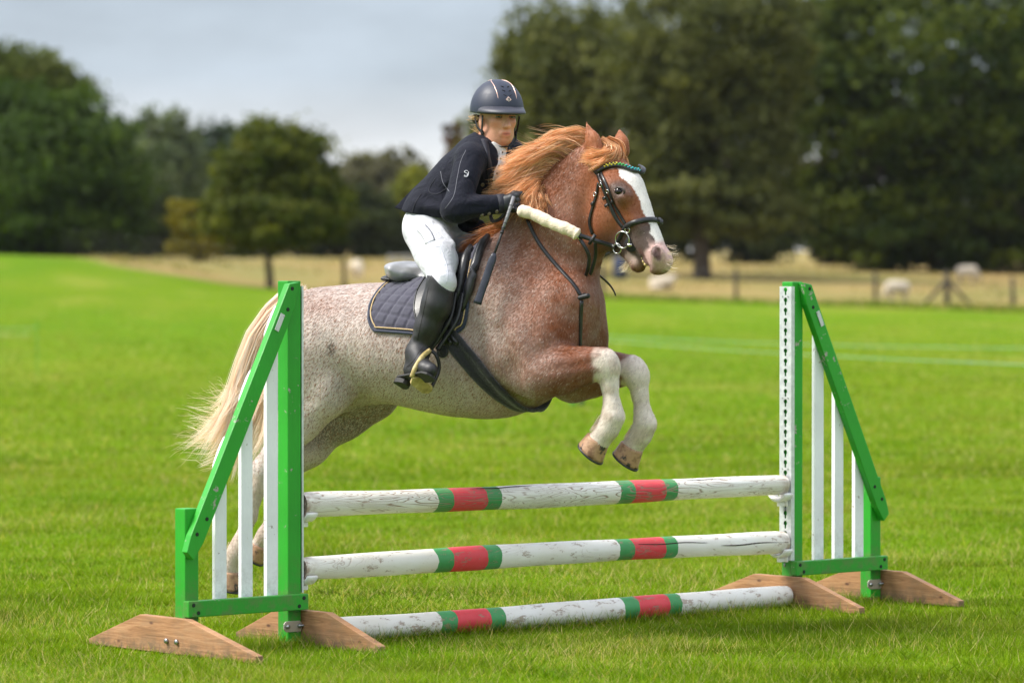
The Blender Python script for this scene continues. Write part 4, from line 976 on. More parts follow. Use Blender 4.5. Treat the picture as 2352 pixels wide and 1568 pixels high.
    lip = head * sstep(.010, -.004, np.linalg.norm(A - PH(1461, 602, 0), axis=1) - .048 + .015 * n2); C = blend(C, lip * .9, (.60, .43, .37))
    for sg in (1, -1):
        d, _ = segdist(A, PH(1508, 576, sg * .068), PH(1513, 594, sg * .070)); C = blend(C, head * sstep(.023, .013, d) * .9, (.085, .04, .038))  # shade of the nostril hollow put into the coat colour
    mouth, _ = segdist(A, PH(1471, 574, .05), PH(1490, 616, .05)); m2, _ = segdist(A, PH(1471, 574, -.05), PH(1490, 616, -.05))
    C = blend(C, head * sstep(.014, .006, np.minimum(mouth, m2)) * .9, (.12, .055, .045))
    ear_ = sstep(345, 320, ph[:, 1]) * (ph[:, 0] > 1335) * (y < 350); C = blend(C, ear_ * .4, (.42, .15, .06))
    return C, w, head
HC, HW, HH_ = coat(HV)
horse = Thing('horse', 'red roan cob with white blaze, flowing chestnut mane and white legs jumping the poles', 'horse', HF, (0, 0, 0))
m_coat = mat('roan_coat', (.4, .2, .1), .55, **{'Specular IOR Level': .35, 'Sheen Weight': .08}); m_coat.node_tree.nodes['Principled BSDF'].inputs['Sheen Tint'].default_value = (1, .85, .75, 1)
t = NT(m_coat); base = t.attr('Col').outputs['Color']; roan = t.attr('Roan').outputs['Fac']
cm = t.coord('Object', (110, 110, 34), (0, math.radians(35), 0)); fl = t.noise(cm, 4.5, 3, .7)
thr = t.math('SUBTRACT', .72, t.math('MULTIPLY', roan, .20))
f = t.rng(t.math('SUBTRACT', fl, thr), -.03, .05); f = t.math('MULTIPLY', f, t.rng(roan, .0, .4, .12, .6))
colr = t.mix(f, base, (.68, .58, .51))
f2 = t.rng(t.noise(t.coord('Object', (95, 95, 30), (0, math.radians(30), .3)), 4.1, 3, .7), .58, .72); colr = t.mix(t.math('MULTIPLY', f2, t.rng(roan, .3, .8, .0, .38)), colr, (.26, .13, .085))
t.col(colr); t.bump(fl, .22, .006)
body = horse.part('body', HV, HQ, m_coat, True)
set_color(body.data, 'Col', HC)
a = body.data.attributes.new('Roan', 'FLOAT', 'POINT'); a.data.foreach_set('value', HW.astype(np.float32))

# ---- short hairs of the coat, each its own colour
tri = np.concatenate((HQ[:, :3], HQ[:, [0, 2, 3]])); A0, A1, A2 = HV[tri[:, 0]], HV[tri[:, 1]], HV[tri[:, 2]]
ar = np.linalg.norm(np.cross(A1 - A0, A2 - A0), axis=1); nh = 200000
ti = rng.choice(len(tri), nh, p=ar / ar.sum()); uv = rng.random((nh, 2)); k = uv.sum(1) > 1; uv[k] = 1 - uv[k]
hp = A0[ti] + uv[:, :1] * (A1 - A0)[ti] + uv[:, 1:] * (A2 - A0)[ti]; hn = HN[tri[ti, 0]]
hc, hw_, hh = coat(hp); sock = SOCK > .3
keep = np.ones(nh, bool)
d = np.tile(np.array([(-.55, 0, -.75)]), (nh, 1)); pj = HF.proj(hp)
neck = sstep(1180, 1280, pj[:, 0]) * (pj[:, 1] < 780); d[:, 0] += .25 * neck - hh * .0
d = d + rng.normal(size=(nh, 3)) * .16 + .35 * np.stack((vnoise(hp, 5, 9) - .5, np.zeros(nh), vnoise(hp, 5, 10) - .5), 1)
d -= hn * (d * hn).sum(1, keepdims=True); d /= np.maximum(np.linalg.norm(d, axis=1, keepdims=True), 1e-6)
d = d + hn * (.10 + .10 * rng.random((nh, 1))); side = np.cross(hn, d); side /= np.maximum(np.linalg.norm(side, axis=1, keepdims=True), 1e-6)
ln = (.008 + .008 * rng.random((nh, 1))) * (1 - .55 * hh[:, None]); wd = .0009 + .0007 * rng.random((nh, 1))
leg = pj[:, 1] > 1000; ln[leg] *= .7
hp = hp + hn * .0006
V = np.stack((hp - side * wd, hp + side * wd, hp + d * ln), 1).reshape(-1, 3)
white = rng.random(nh) < np.clip(hw_ * .8 + .03, 0, .8) * (1 - .85 * hh) * .7
c1 = hc * (.72 + .56 * rng.random((nh, 1)))
c1 = np.where((white & ~sock)[:, None], (np.array([(.70, .60, .53)]) * (.45 + .45 * hw_[:, None]) + hc * (.55 - .45 * hw_[:, None])) * (.8 + .35 * rng.random((nh, 1))), c1)
dkh = (rng.random(nh) < .10 + .18 * hw_) & (hh < .5) & ~sock; c1 = np.where(dkh[:, None], np.array([(.30, .15, .095)]) * (.6 + .7 * rng.random((nh, 1))), c1)
me = np_mesh('coat_hair', V, np.arange(3 * nh).reshape(-1, 3)); set_color(me, 'Col', np.repeat(np.clip(c1, 0, 1), 3, 0))
m_hair1 = leaf_mat('coat_hair', .15, rough=.5, tcol=(1, .95, .9)); me.materials.append(m_hair1)
o = bpy.data.objects.new('coat_hair', me); COL.objects.link(o); o.parent = horse.o; o['kind'] = 'stuff'

# ---- eyes
m_eye = mat('horse_eye', (.010, .006, .005), .12, **{'Specular IOR Level': .4})
m_sclera = mat('eye_white', (.62, .45, .42), .25); m_lid = mat('eyelid', (.05, .035, .03), .5)
for sg in (1, -1):
    c = PH(1421.5, 440.5, sg * .099)
    ax = [np.array(_N2H.to_3x3() @ Vector((1, 0, 0))), HL, np.array((0, 0, 1.))]
    s = Sdf().ell(c, (.0235, .019, .0205), ax, k=.01); V, F = s.build(.0025, 1); e = horse.part('eye', V, F, m_eye, True)
    q = PH(1414.5, 438, sg * .106); s = Sdf().ell(q, (.006, .0095, .0095), ax, k=.01); V, F = s.build(.0015, 1); horse.part('eye_white', V, F, m_sclera, True, e)
    arc = np.array([PH(1421.5 + 12.5 * math.cos(a_), 440 - 9.5 * math.sin(a_), sg * (.113 - .004 * abs(math.cos(a_)))) for a_ in np.linspace(-.25, math.pi + .1, 12)])
    V, F = tube(arc, .0042, 6); horse.part('eyelid', V, F, m_lid, True, e)
    arc = np.array([PH(1421.5 + 12 * math.cos(a_), 441 + 9 * math.sin(a_), sg * (.111 - .004 * abs(math.cos(a_)))) for a_ in np.linspace(0, math.pi, 10)])
    V, F = tube(arc, .003, 6); horse.part('eyelid', V, F, m_lid, True, e)
# teeth glimpsed in the open mouth
m_tooth = mat('tooth', (.62, .47, .20), .35)
for i, (tx, ty) in enumerate(((1476, 592), (1479, 600), (1483, 607))):
    V, F = Sdf().ell(PH(tx, ty, .030), (.008, .010, .009), k=.01).build(.002); horse.part('tooth', V, F, m_tooth, True)
# ---- hooves with shoes
m_hoof = mat('hoof_horn', (.42, .24, .14), .5); t = NT(m_hoof); c = t.coord('Object')
hcol = t.ramp(t.noise(c, 16, 4, .6), [(.35, (.20, .10, .055)), (.48, (.44, .26, .15)), (.58, (.38, .21, .12)), (.63, (.05, .04, .035))]); t.col(hcol); t.bump(t.noise(t.coord('Object', (1, 1, 12)), 20, 2), .3, .004)
m_shoe = mat('steel_shoe', (.06, .06, .065), .45, Metallic=.7)
def hoof(top, bot, rt, rb, tilt):
    top, bot = np.array(top), np.array(bot); ax = (bot - top) / np.linalg.norm(bot - top)
    n, k = 8, 20; a = np.linspace(0, 2 * math.pi, k, endpoint=False)
    u = np.array((0, 1., 0)); w = np.cross(ax, u); w /= np.linalg.norm(w); u = np.cross(w, ax)
    if w[0] < 0: w = -w
    V = []
    L = np.linalg.norm(bot - top)
    for i in range(n):
        s = i / (n - 1); r = rt + (rb - rt) * s
        for b in a:
            q = top + ax * L * s + u * r * .96 * math.sin(b) + w * r * math.cos(b) * 1.02
            q = q + ax * L * .35 * (math.cos(b)) * (s) * tilt           # longer at the toe
            V.append(q)
    F = [(i * k + j, i * k + (j + 1) % k, (i + 1) * k + (j + 1) % k, (i + 1) * k + j) for i in range(n - 1) for j in range(k)] + [tuple(range(k - 1, -1, -1)), tuple(range((n - 1) * k, n * k))]
    h = horse.part('hoof', V, F, m_hoof, True)
    rimv = np.array(V[(n - 1) * k:]); V2 = np.concatenate((rimv * 1.0 + (rimv - rimv.mean(0)) * .04, rimv + (rimv - rimv.mean(0)) * .03 + ax * .008, rimv.mean(0) + (rimv - rimv.mean(0)) * .7 + ax * .008, rimv.mean(0) + (rimv - rimv.mean(0)) * .7 + ax * .001))
    F2 = [(i * k + j, i * k + (j + 1) % k, ((i + 1) % 4) * k + (j + 1) % k, ((i + 1) % 4) * k + j) for i in range(4) for j in range(k)]
    horse.part('horseshoe', V2, F2, m_shoe, True, h)
hoof(P(1374, 1008, .198), P(1357, 1040, .198), R(27), R(33), .5)
hoof(P(1452, 1024, -.165), P(1437, 1057, -.165), R(27), R(33), .5)
hoof(P(527, 1312, .17), P(524, 1352, .17), R(23), R(29), .3)
hoof(P(596, 1250, -.17), P(583, 1280, -.17), R(22), R(27), .4)

# ---- mane, forelock and tail
def hair_mat(name, transl=.3):
    m = leaf_mat(name, transl, rough=.38, tcol=(1.15, .9, .7)); b = m.node_tree.nodes['Principled BSDF']
    b.inputs['Anisotropic'].default_value = .6; b.inputs['Specular IOR Level'].default_value = .45
    return m
m_mane = hair_mat('chestnut_hair', .38); m_tail = hair_mat('blond_hair', .45); m_whisk = hair_mat('pale_hair', .3)
def hair_part(name, Rr, r0, c_root, c_tip, m, var=.25, light=None, kind='stuff', parent=None):
    V, F, s = strands(Rr, r0); n, mm, _ = Rr.shape
    g = np.repeat(rng.random((n, 1)) ** 1.2, mm * 2, 0).reshape(-1, 1)
    cr, ct = np.array([c_root]), np.array([c_tip]); sm = s[:, None]
    C = cr * (1 - sm) + ct * sm
    if light is not None: C = C * (1 - g * .75) + np.array([light]) * g * .75
    C = C * np.repeat(1 - var + 2 * var * rng.random((n, 1)), mm * 2, 0)
    me = np_mesh(name, V - horse.base, F); set_color(me, 'Col', np.clip(C, 0, 1)); smooth(me); me.materials.append(m)
    o = bpy.data.objects.new(name, me); COL.objects.link(o); o.parent = parent or horse.o; o['kind'] = kind
    return o
def locks(keys, n_lock, per, m=9, root_j=.012, lock_j=.012, tip_j=.03, frizz=.006, curl=.0, lenvar=.25):
    """keys: list of control polylines (each q points of (px,py,v)) along the crest; locks are interpolated between neighbours"""
    K = np.array([[P(*p) for p in key] for key in keys]); nk, q, _ = K.shape
    u = np.sort(rng.random(n_lock)) * (nk - 1); i = np.minimum(u.astype(int), nk - 2); f = (u - i)[:, None, None]
    G = K[i] * (1 - f) + K[i + 1] * f
    s = np.linspace(0, 1, q)[None, :, None]
    G = G + rng.normal(size=(n_lock, 1, 3)) * root_j * np.array((1, .6, 1)) + rng.normal(size=(n_lock, 1, 3)) * tip_j * s ** 1.5
    G = G + rng.normal(size=(n_lock, q, 3)) * lock_j * s * 1.0
    lv = 1 - lenvar * rng.random((n_lock, 1, 1)); G = G[:, :1] + (G - G[:, :1]) * lv
    G = np.repeat(G, per, 0); n = len(G)
    spread = (.35 + .65 * np.linspace(0, 1, q))[None, :, None] * np.where(np.linspace(0, 1, q) > .85, .8, 1)[None, :, None]
    G = G + rng.normal(size=(n, 1, 3)) * lock_j * .45 * spread + rng.normal(size=(n, 1, 3)) * .003
    G = G[:, :1] + (G - G[:, :1]) * (1 - .22 * rng.random((n, 1, 1)) ** 2)
    out = np.empty((n, m, 3))
    tt = np.linspace(0, q - 1, m); ii = np.minimum(tt.astype(int), q - 2); ff = (tt - ii)[None, :, None]
    E = np.concatenate((2 * G[:, :1] - G[:, 1:2], G, 2 * G[:, -1:] - G[:, -2:-1]), 1)
    a, b, c, d = E[:, ii], E[:, ii + 1], E[:, ii + 2], E[:, ii + 3]
    out = .5 * (2 * b + (c - a) * ff + (2 * a - 5 * b + 4 * c - d) * ff ** 2 + (3 * b - a - 3 * c + d) * ff ** 3)
    fz = np.cumsum(rng.normal(size=(n, m, 3)) * frizz * .4, 1) * np.linspace(0, 1, m)[None, :, None]
    return out + fz
MANE = [[(1372, 338, .01), (1345, 318, .01), (1306, 318, .01), (1266, 330, .01)],
        [(1348, 342, .01), (1308, 319, .03), (1258, 332, .05), (1215, 348, .05)],
        [(1320, 358, .02), (1272, 336, .06), (1218, 354, .08), (1176, 376, .08)],
        [(1292, 380, .03), (1242, 356, .08), (1194, 376, .11), (1152, 402, .11)],
        [(1268, 402, .03), (1226, 390, .09), (1182, 410, .12), (1142, 432, .12)],
        [(1250, 428, .03), (1218, 418, .10), (1184, 442, .13), (1158, 455, .13)],
        [(1238, 452, .03), (1230, 428, .11), (1205, 450, .15), (1185, 475, .15)],
        [(1228, 468, .03), (1240, 446, .11), (1242, 468, .15), (1243, 490, .15)]]
Rm = np.concatenate((locks(MANE, 240, 50, tip_j=.026, lock_j=.015, lenvar=.3, frizz=.003), locks(MANE, 1300, 5, tip_j=.024, lock_j=.015, lenvar=.35, frizz=.004)))
hair_part('mane', Rm, .0006 + .0005 * rng.random(len(Rm)), (.40, .14, .045), (.84, .47, .22), m_mane, light=(.95, .72, .46))
MANE2 = [[(1200, 505, .02), (1165, 510, .05), (1125, 530, .07), (1085, 555, .07)], [(1165, 530, .02), (1130, 535, .05), (1095, 555, .07), (1062, 582, .06)], [(1130, 552, .02), (1105, 560, .04), (1080, 575, .05), (1058, 592, .05)]]
Rm = locks(MANE2, 60, 24, tip_j=.022)
hair_part('mane', Rm, .0010 + .0006 * rng.random(len(Rm)), (.34, .10, .03), (.62, .25, .085), m_mane, light=(.75, .42, .2))
# stray tips of the mane
Rm = locks(MANE[:6], 60, 4, tip_j=.028, frizz=.010, lenvar=.0); Rm = Rm[:, :1] + (Rm - Rm[:, :1]) * 1.06
hair_part('mane', Rm, .0007 + .0003 * rng.random(len(Rm)), (.35, .11, .03), (.75, .42, .2), m_mane, light=(.85, .55, .3))
FORE = [[(1392, 322, .0), (1430, 345, -.02), (1452, 372, -.03), (1452, 392, -.02)], [(1388, 326, .02), (1415, 345, .03), (1400, 372, .08), (1362, 388, .10)], [(1384, 328, .03), (1405, 350, .05), (1385, 368, .09), (1345, 375, .10)], [(1375, 335, .04), (1385, 352, .07), (1360, 362, .09), (1325, 362, .09)]]
_P = P; Rm = locks(FORE, 56, 30, tip_j=.012, root_j=.007, lock_j=.010, frizz=.003)
hair_part('forelock', Rm, .0010 + .0006 * rng.random(len(Rm)), (.44, .155, .048), (.78, .40, .17), m_mane, light=(.92, .66, .38))
# tail
TAIL = [[(712, 690, .0), (660, 682, .03), (585, 770, .06), (543, 890, .07), (505, 985, .07), (455, 1025, .07)],
        [(706, 684, .0), (648, 684, .0), (572, 790, .03), (540, 915, .03), (525, 1010, .03), (490, 1080, .03)],
        [(700, 688, -.0), (645, 695, -.02), (590, 800, -.03), (560, 930, -.04), (552, 1020, -.05), (530, 1090, -.06)],
        [(700, 692, .02), (648, 705, .06), (612, 810, .07), (590, 920, .07), (582, 985, .05), (560, 1050, .04)],
        [(704, 694, .03), (655, 715, .07), (630, 820, .08), (612, 915, .07), (600, 965, .05), (585, 1020, .04)]]
Rt = locks(TAIL, 95, 60, m=11, root_j=.010, lock_j=.020, tip_j=.050, frizz=.003, lenvar=.4)
hair_part('tail', Rt, .0011 + .0006 * rng.random(len(Rt)), (.92, .82, .73), (.97, .92, .82), m_tail, var=.10, light=(.99, .96, .91))
TIN = [[(698, 705, .02), (650, 740, .04), (628, 850, .05), (612, 940, .04), (600, 1000, .02)], [(698, 705, 0), (648, 740, 0), (634, 850, -.02), (606, 960, -.03), (572, 1050, -.04)]]
Rt = locks(TIN, 16, 24, m=14, lock_j=.018, tip_j=.03); hair_part('tail', Rt, .0011 + .0005 * rng.random(len(Rt)), (.50, .30, .18), (.50, .22, .08), m_tail, light=(.80, .55, .30))
TW = [[(600, 790, .05), (560, 900, .06), (520, 965, .06), (440, 950, .06)], [(580, 830, .04), (550, 930, .05), (505, 1000, .05), (425, 1005, .05)], [(570, 860, .02), (545, 960, .03), (500, 1030, .03), (430, 1030, .03)], [(570, 900, 0), (540, 1000, 0), (505, 1060, 0), (465, 1085, 0)]]
Rt = locks(TW, 42, 9, m=16, lock_j=.03, tip_j=.06, frizz=.016, lenvar=.35); hair_part('tail', Rt, .0009 + .0004 * rng.random(len(Rt)), (.75, .60, .42), (.85, .74, .52), m_tail, light=(.9, .82, .65))
# bristling white hair on top of the dock
TD = [[(690, 690, .03), (692, 675, .04), (695, 660, .05)], [(708, 690, .03), (712, 676, .04), (722, 668, .04)], [(716, 694, .02), (722, 684, .03), (732, 682, .03)]]
Rt = locks(TD, 40, 14, m=7, lock_j=.008, tip_j=.010, frizz=.002); hair_part('dock_hair', Rt, .0011, (.80, .74, .68), (.86, .82, .76), m_tail)
# feather at the heels, chin whiskers
fe = []
for (x, y, v, dx) in ((1372, 965, .198, -16), (1447, 985, -.165, -14), (524, 1262, .17, -14)):
    for _ in range(60):
        a = P(x + rng.normal() * 5 + 8, y + rng.normal() * 8, v + rng.normal() * .02); b = P(x + dx * (.6 + .6 * rng.random()), y + 8 + 16 * rng.random(), v + rng.normal() * .02); fe.append(np.linspace(a, b, 5) + np.array([[0, 0, -.006 * s * s] for s in range(5)]) * .2)
hair_part('feather', np.array(fe), .0008, (.7, .6, .5), (.78, .68, .55), m_whisk)
wh_ = []
for _ in range(130):
    a = PH(1438 + 22 * rng.random(), 596 + 14 * rng.random(), rng.normal() * .018); b = a + np.array((-.02 - .03 * rng.random(), rng.normal() * .01, -.012 - .03 * rng.random())); wh_.append(catmull([a, (a + b) / 2 + (.004, 0, -.004), b], 6))
for _ in range(26):
    a = PH(1525 + 14 * rng.random(), 560 + 60 * rng.random(), .01 + .03 * rng.random()); b = a + np.array((.03 + .03 * rng.random(), -.01, .006 * rng.normal())); wh_.append(catmull([a, (a + b) / 2 + (0, 0, -.004), b], 6))
hair_part('whiskers', np.array(wh_), .00055, (.65, .55, .4), (.8, .72, .55), m_whisk)
# ================================================================== tack
m_bleather = leather_mat('black_bridle_leather', (.012, .012, .013), .36); m_sleather = leather_mat('black_saddle_leather', (.018, .018, .020), .34, 160)
m_steel = mat('stainless_steel', (.55, .54, .50), .22, Metallic=1.0); m_navy = cloth_mat('navy_cotton', (.042, .040, .066), .8, 40, .15)
m_nbind = cloth_mat('navy_binding', (.010, .018, .045), .7, 60, .15); m_gold = cloth_mat('gold_cord', (.55, .38, .17), .6, 200, .3)
m_fleecesl = cloth_mat('sheepskin_sleeve', (.80, .66, .50), .95, 55, .28, 500, .3); m_girth = cloth_mat('black_webbing', (.010, .010, .011), .8, 60, .4)
m_rubber = mat('black_rubber', (.012, .012, .014), .55)
# --- wrapping round the barrel: station u along the spine and angle phi from straight up (positive = camera side)
def axis_z(u): return np.interp(u, [P(760, 780)[0], P(850, 780)[0], P(940, 790)[0], P(1040, 792)[0], P(1130, 772)[0], P(1215, 745)[0]], [P(760, 780)[2], P(850, 780)[2], P(940, 790)[2], P(1040, 792)[2], P(1130, 772)[2], P(1215, 745)[2]])
def wrap(u, phi, off=0.0):
    zc = float(axis_z(u)); d = Vector((0, -math.sin(phi), math.cos(phi)))
    o = Vector((u, 0, zc)) + d * 1.2
    p, n, i, _ = HTREE.ray_cast(o, -d)
    if p is None: p = Vector((u, 0, zc)) + d * .28; n = d
    return np.array(p) + off * np.array(d)
def to_wrap(px, py):
    h, n = hit(px, py)
    if h is None: h = P(px, py, .2)
    return h[0], math.atan2(-h[1], h[2] - float(axis_z(h[0])))
def wrap_sheet(us, phis_of, nphi, offf, thick):
    """sheet over the back; phis_of(u) -> (phi0, phi1); offf(i,j,u,phi) outward offset"""
    nu = len(us); G = np.zeros((nu, nphi, 3)); G2 = np.zeros_like(G)
    for i, u in enumerate(us):
        a, b = phis_of(u)
        for j in range(nphi):
            ph = a + (b - a) * j / (nphi - 1); base = wrap(u, ph, 0); d = np.array((0, -math.sin(ph), math.cos(ph))); o = offf(i, j, u, ph)
            G[i, j] = base + d * (o + thick); G2[i, j] = base + d * (o * .0 + .002)
    V = np.concatenate((G.reshape(-1, 3), G2.reshape(-1, 3))); n = nu * nphi; id_ = lambda i, j: i * nphi + j
    F = []
    for i in range(nu - 1):
        for j in range(nphi - 1):
            F.append((id_(i, j), id_(i, j + 1), id_(i + 1, j + 1), id_(i + 1, j))); F.append(tuple(n + k for k in (id_(i, j), id_(i + 1, j), id_(i + 1, j + 1), id_(i, j + 1))))
    for i in range(nu - 1):
        for j in (0, nphi - 1): q = (id_(i, j), id_(i + 1, j), n + id_(i + 1, j), n + id_(i, j)); F.append(q if j == 0 else q[::-1])
    for j in range(nphi - 1):
        for i in (0, nu - 1): q = (id_(i, j), n + id_(i, j), n + id_(i, j + 1), id_(i, j + 1)); F.append(q if i == 0 else q[::-1])
    return V, F, G
# saddle pad outline on the camera side
edge = [to_wrap(*q) for q in ((868, 684), (850, 706), (842, 730), (843, 748), (855, 757), (891, 762), (946, 766), (1000, 768), (1050, 766), (1066, 752), (1080, 712), (1086, 655), (1100, 606))]
eu = np.array([e[0] for e in edge]); ep = np.array([e[1] for e in edge])
u_back, u_front = eu.min() + .002, eu[8] + .05
lo_u = np.array([u_back, u_back + .015, u_back + .045, edge[5][0], edge[6][0], edge[7][0], edge[8][0] - .01, u_front - .015, u_front]); lo_p = np.array([edge[2][1] - .14, edge[2][1] + .02, ep[5] - .012, ep[5], ep[6], ep[7], ep[8], ep[8] - .06, ep[8] - .22])
pmax = lambda u: float(np.interp(u, lo_u, lo_p))
PAD = Thing('saddle_pad', 'quilted navy saddle pad with gold piping under the saddle', 'saddle pad', HF, (P(960, 700)[0], 0, P(960, 700)[2]))
us = np.concatenate((np.linspace(u_back, u_back + .05, 8)[:-1], np.linspace(u_back + .05, u_front - .02, 90), np.linspace(u_front - .02, u_front, 5)[1:]))
def quilt(i, j, u, ph):
    b = pmax(u); d = (b - abs(ph)) * .29
    s = (ph * .29) ; a = (u + .35 * s) / .058; c = (s - .18 * u) / .050
    puff = (1 - abs(math.cos(a * math.pi)) ** 22) * (1 - abs(math.cos(c * math.pi)) ** 22)
    return .004 + .0065 * puff * min(1, max(0, d - .018) / .006)
V, F, G = wrap_sheet(us, lambda u: (-pmax(u), pmax(u)), 120, quilt, .006); PAD.part('quilted_panel', V, F, m_navy, True)
for sgn, jj in ((1, -1), (-1, 0)):
    E = G[:, jj]; ends = np.array([wrap(u_back, sgn * p_, .012) for p_ in np.linspace(.10, pmax(u_back), 14)]); fe_ = np.array([wrap(u_front, sgn * p_, .012) for p_ in np.linspace(pmax(u_front), .12, 12)])
    path = np.concatenate((ends[:-1], E, fe_[1:])); path = catmull(path[::3], 90); PAD.part('binding', *tube(path, .0065, 8), m_nbind, True)
    ctr = np.array([wrap(.5 * (u_back + u_front), 0, 0)]); inn = []
    for p_ in path:
        u_ = p_[0] + (.011 if p_[0] < u_back + .05 else (-.011 if p_[0] > u_front - .04 else 0)); ph = math.atan2(-p_[1], p_[2] - float(axis_z(p_[0]))); fade = 1 if u_back + .015 < p_[0] < u_front - .015 else .0
        inn.append(wrap(u_, ph - sgn * .045 * max(fade, .4 if abs(ph) > .8 * pmax(u_back) else 0), .0165))
    PAD.part('gold_piping', *tube(catmull(np.array(inn)[::2], 90), 0.0032, 6), m_gold, True)
# saddle
SAD = Thing('saddle', 'black leather jumping saddle with sky sheen painted pale on its seat and cantle', 'saddle', HF, (P(990, 640)[0], 0, P(990, 690)[2]))
s = Sdf()
s.ell(P(942, 628), (R(44), .165, R(21)), k=.03).seg(P(922, 612), P(936, 612), R(11), R(11), 7, k=.03)
s.seg(P(945, 628), P(1010, 638), R(16), R(15), 4.6, 3.2, k=.04).seg(P(1010, 638), P(1070, 606), R(15), R(16), 3.2, 2.6, k=.04).ell(P(1082, 596), (R(26), .085, R(22)), k=.03)
m_seat = leather_mat('sky_paled_seat_leather', (.22, .22, .225), .42, 160); m_seat.node_tree.nodes['Principled BSDF'].inputs['Specular IOR Level'].default_value = 1.0; m_seat.node_tree.nodes['Principled BSDF'].inputs['Coat Weight'].default_value = .6; m_seat.node_tree.nodes['Principled BSDF'].inputs['Coat Roughness'].default_value = .3  # black leather paled: sky reflection put into the base colour
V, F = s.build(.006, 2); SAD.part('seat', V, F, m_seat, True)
s = Sdf()
for sg in (1, -1): s.seg(P(912, 652, .085) * (1, sg, 1), P(985, 660, .10) * (1, sg, 1), R(17), R(20), 1.2, k=.02); s.seg(P(985, 660, .10) * (1, sg, 1), P(1075, 620, .10) * (1, sg, 1), R(20), R(20), 1, k=.02)
V, F = s.build(.006, 2); SAD.part('panel', V, F, m_sleather, True)
s = Sdf().seg(P(908, 640), P(1000, 648), R(10), R(10), 7, 6, k=.02).seg(P(1000, 648), P(1080, 612), R(10), R(10), 6, 5, k=.02); V, F = s.build(.006, 1); SAD.part('cantle_gusset', V, F, m_sleather, True)
fu0, fu1 = to_wrap(952, 700)[0], to_wrap(1062, 690)[0]
def flap_phi(u, sg, lo=.42):
    s_ = (u - fu0) / (fu1 - fu0); b = float(np.interp(s_, [0, .06, .2, .5, .8, .93, 1], [.78, 1.06, 1.28, 1.50, 1.50, 1.36, .95])); return (sg * lo, sg * b)
for sg in (1, -1):
    fus = np.concatenate((np.linspace(fu0, fu0 + .02, 5)[:-1], np.linspace(fu0 + .02, fu1 - .02, 30), np.linspace(fu1 - .02, fu1, 5)[1:]))
    V, F, G = wrap_sheet(fus, lambda u: flap_phi(u, sg), 30, lambda i, j, u, ph: .018, .006); fl_ = SAD.part('flap', V, F, m_sleather, True)
    rim_ = catmull(np.concatenate((G[0, 4:-1:3], G[:, -1][::2], G[-1, ::-1][1::3])), 70); SAD.part('flap_edge', *tube(rim_, .004, 6), m_sleather, True, fl_)
    # knee roll and forward panel
    kr = [wrap(fu1 - .015 + dx, sg * p_, .028) for dx, p_ in ((.0, .40), (.012, .60), (.012, .80), (.0, 1.0), (-.02, 1.15))]
    V, F = tube(catmull(kr, 20), np.concatenate((np.linspace(.010, .020, 6), np.full(8, .020), np.linspace(.020, .008, 6))), 10); SAD.part('knee_roll', V, F, m_sleather, True, fl_)
    pn = [wrap(fu1 + .045 + dx, sg * p_, .020) for dx, p_ in ((.0, .28), (.010, .50), (.012, .75), (-.005, 1.0), (-.03, 1.22))]
    V, F = tube(catmull(pn, 20), np.concatenate((np.linspace(.012, .020, 5), np.full(10, .020), np.linspace(.018, .010, 5))), 10); SAD.part('panel_roll', V, F, m_sleather, True, fl_)
    # billets, stirrup leather, stirrup
    pn = [wrap(fu1 - .050 + dx, sg * p_, .0295) for dx, p_ in ((.0, .8), (.01, 1.0), (.015, 1.2), (.02, 1.45))]
    PN = catmull(pn, 14); SAD.part('billet', *strap(PN, np.array([p_ - np.array((p_[0], 0, float(axis_z(p_[0])))) for p_ in PN]), .022, .004), m_bleather, True, fl_)
def mir(p, sg): return np.array(p) * np.array((1, sg, 1))
m_tan = mat('worn_tan_tread', (.50, .38, .16), .45); t = NT(m_tan); t.col(t.ramp(t.noise(t.coord('Object'), 28, 4, .7), [(.3, (.24, .19, .05)), (.55, (.50, .38, .15)), (.75, (.72, .60, .36))]))
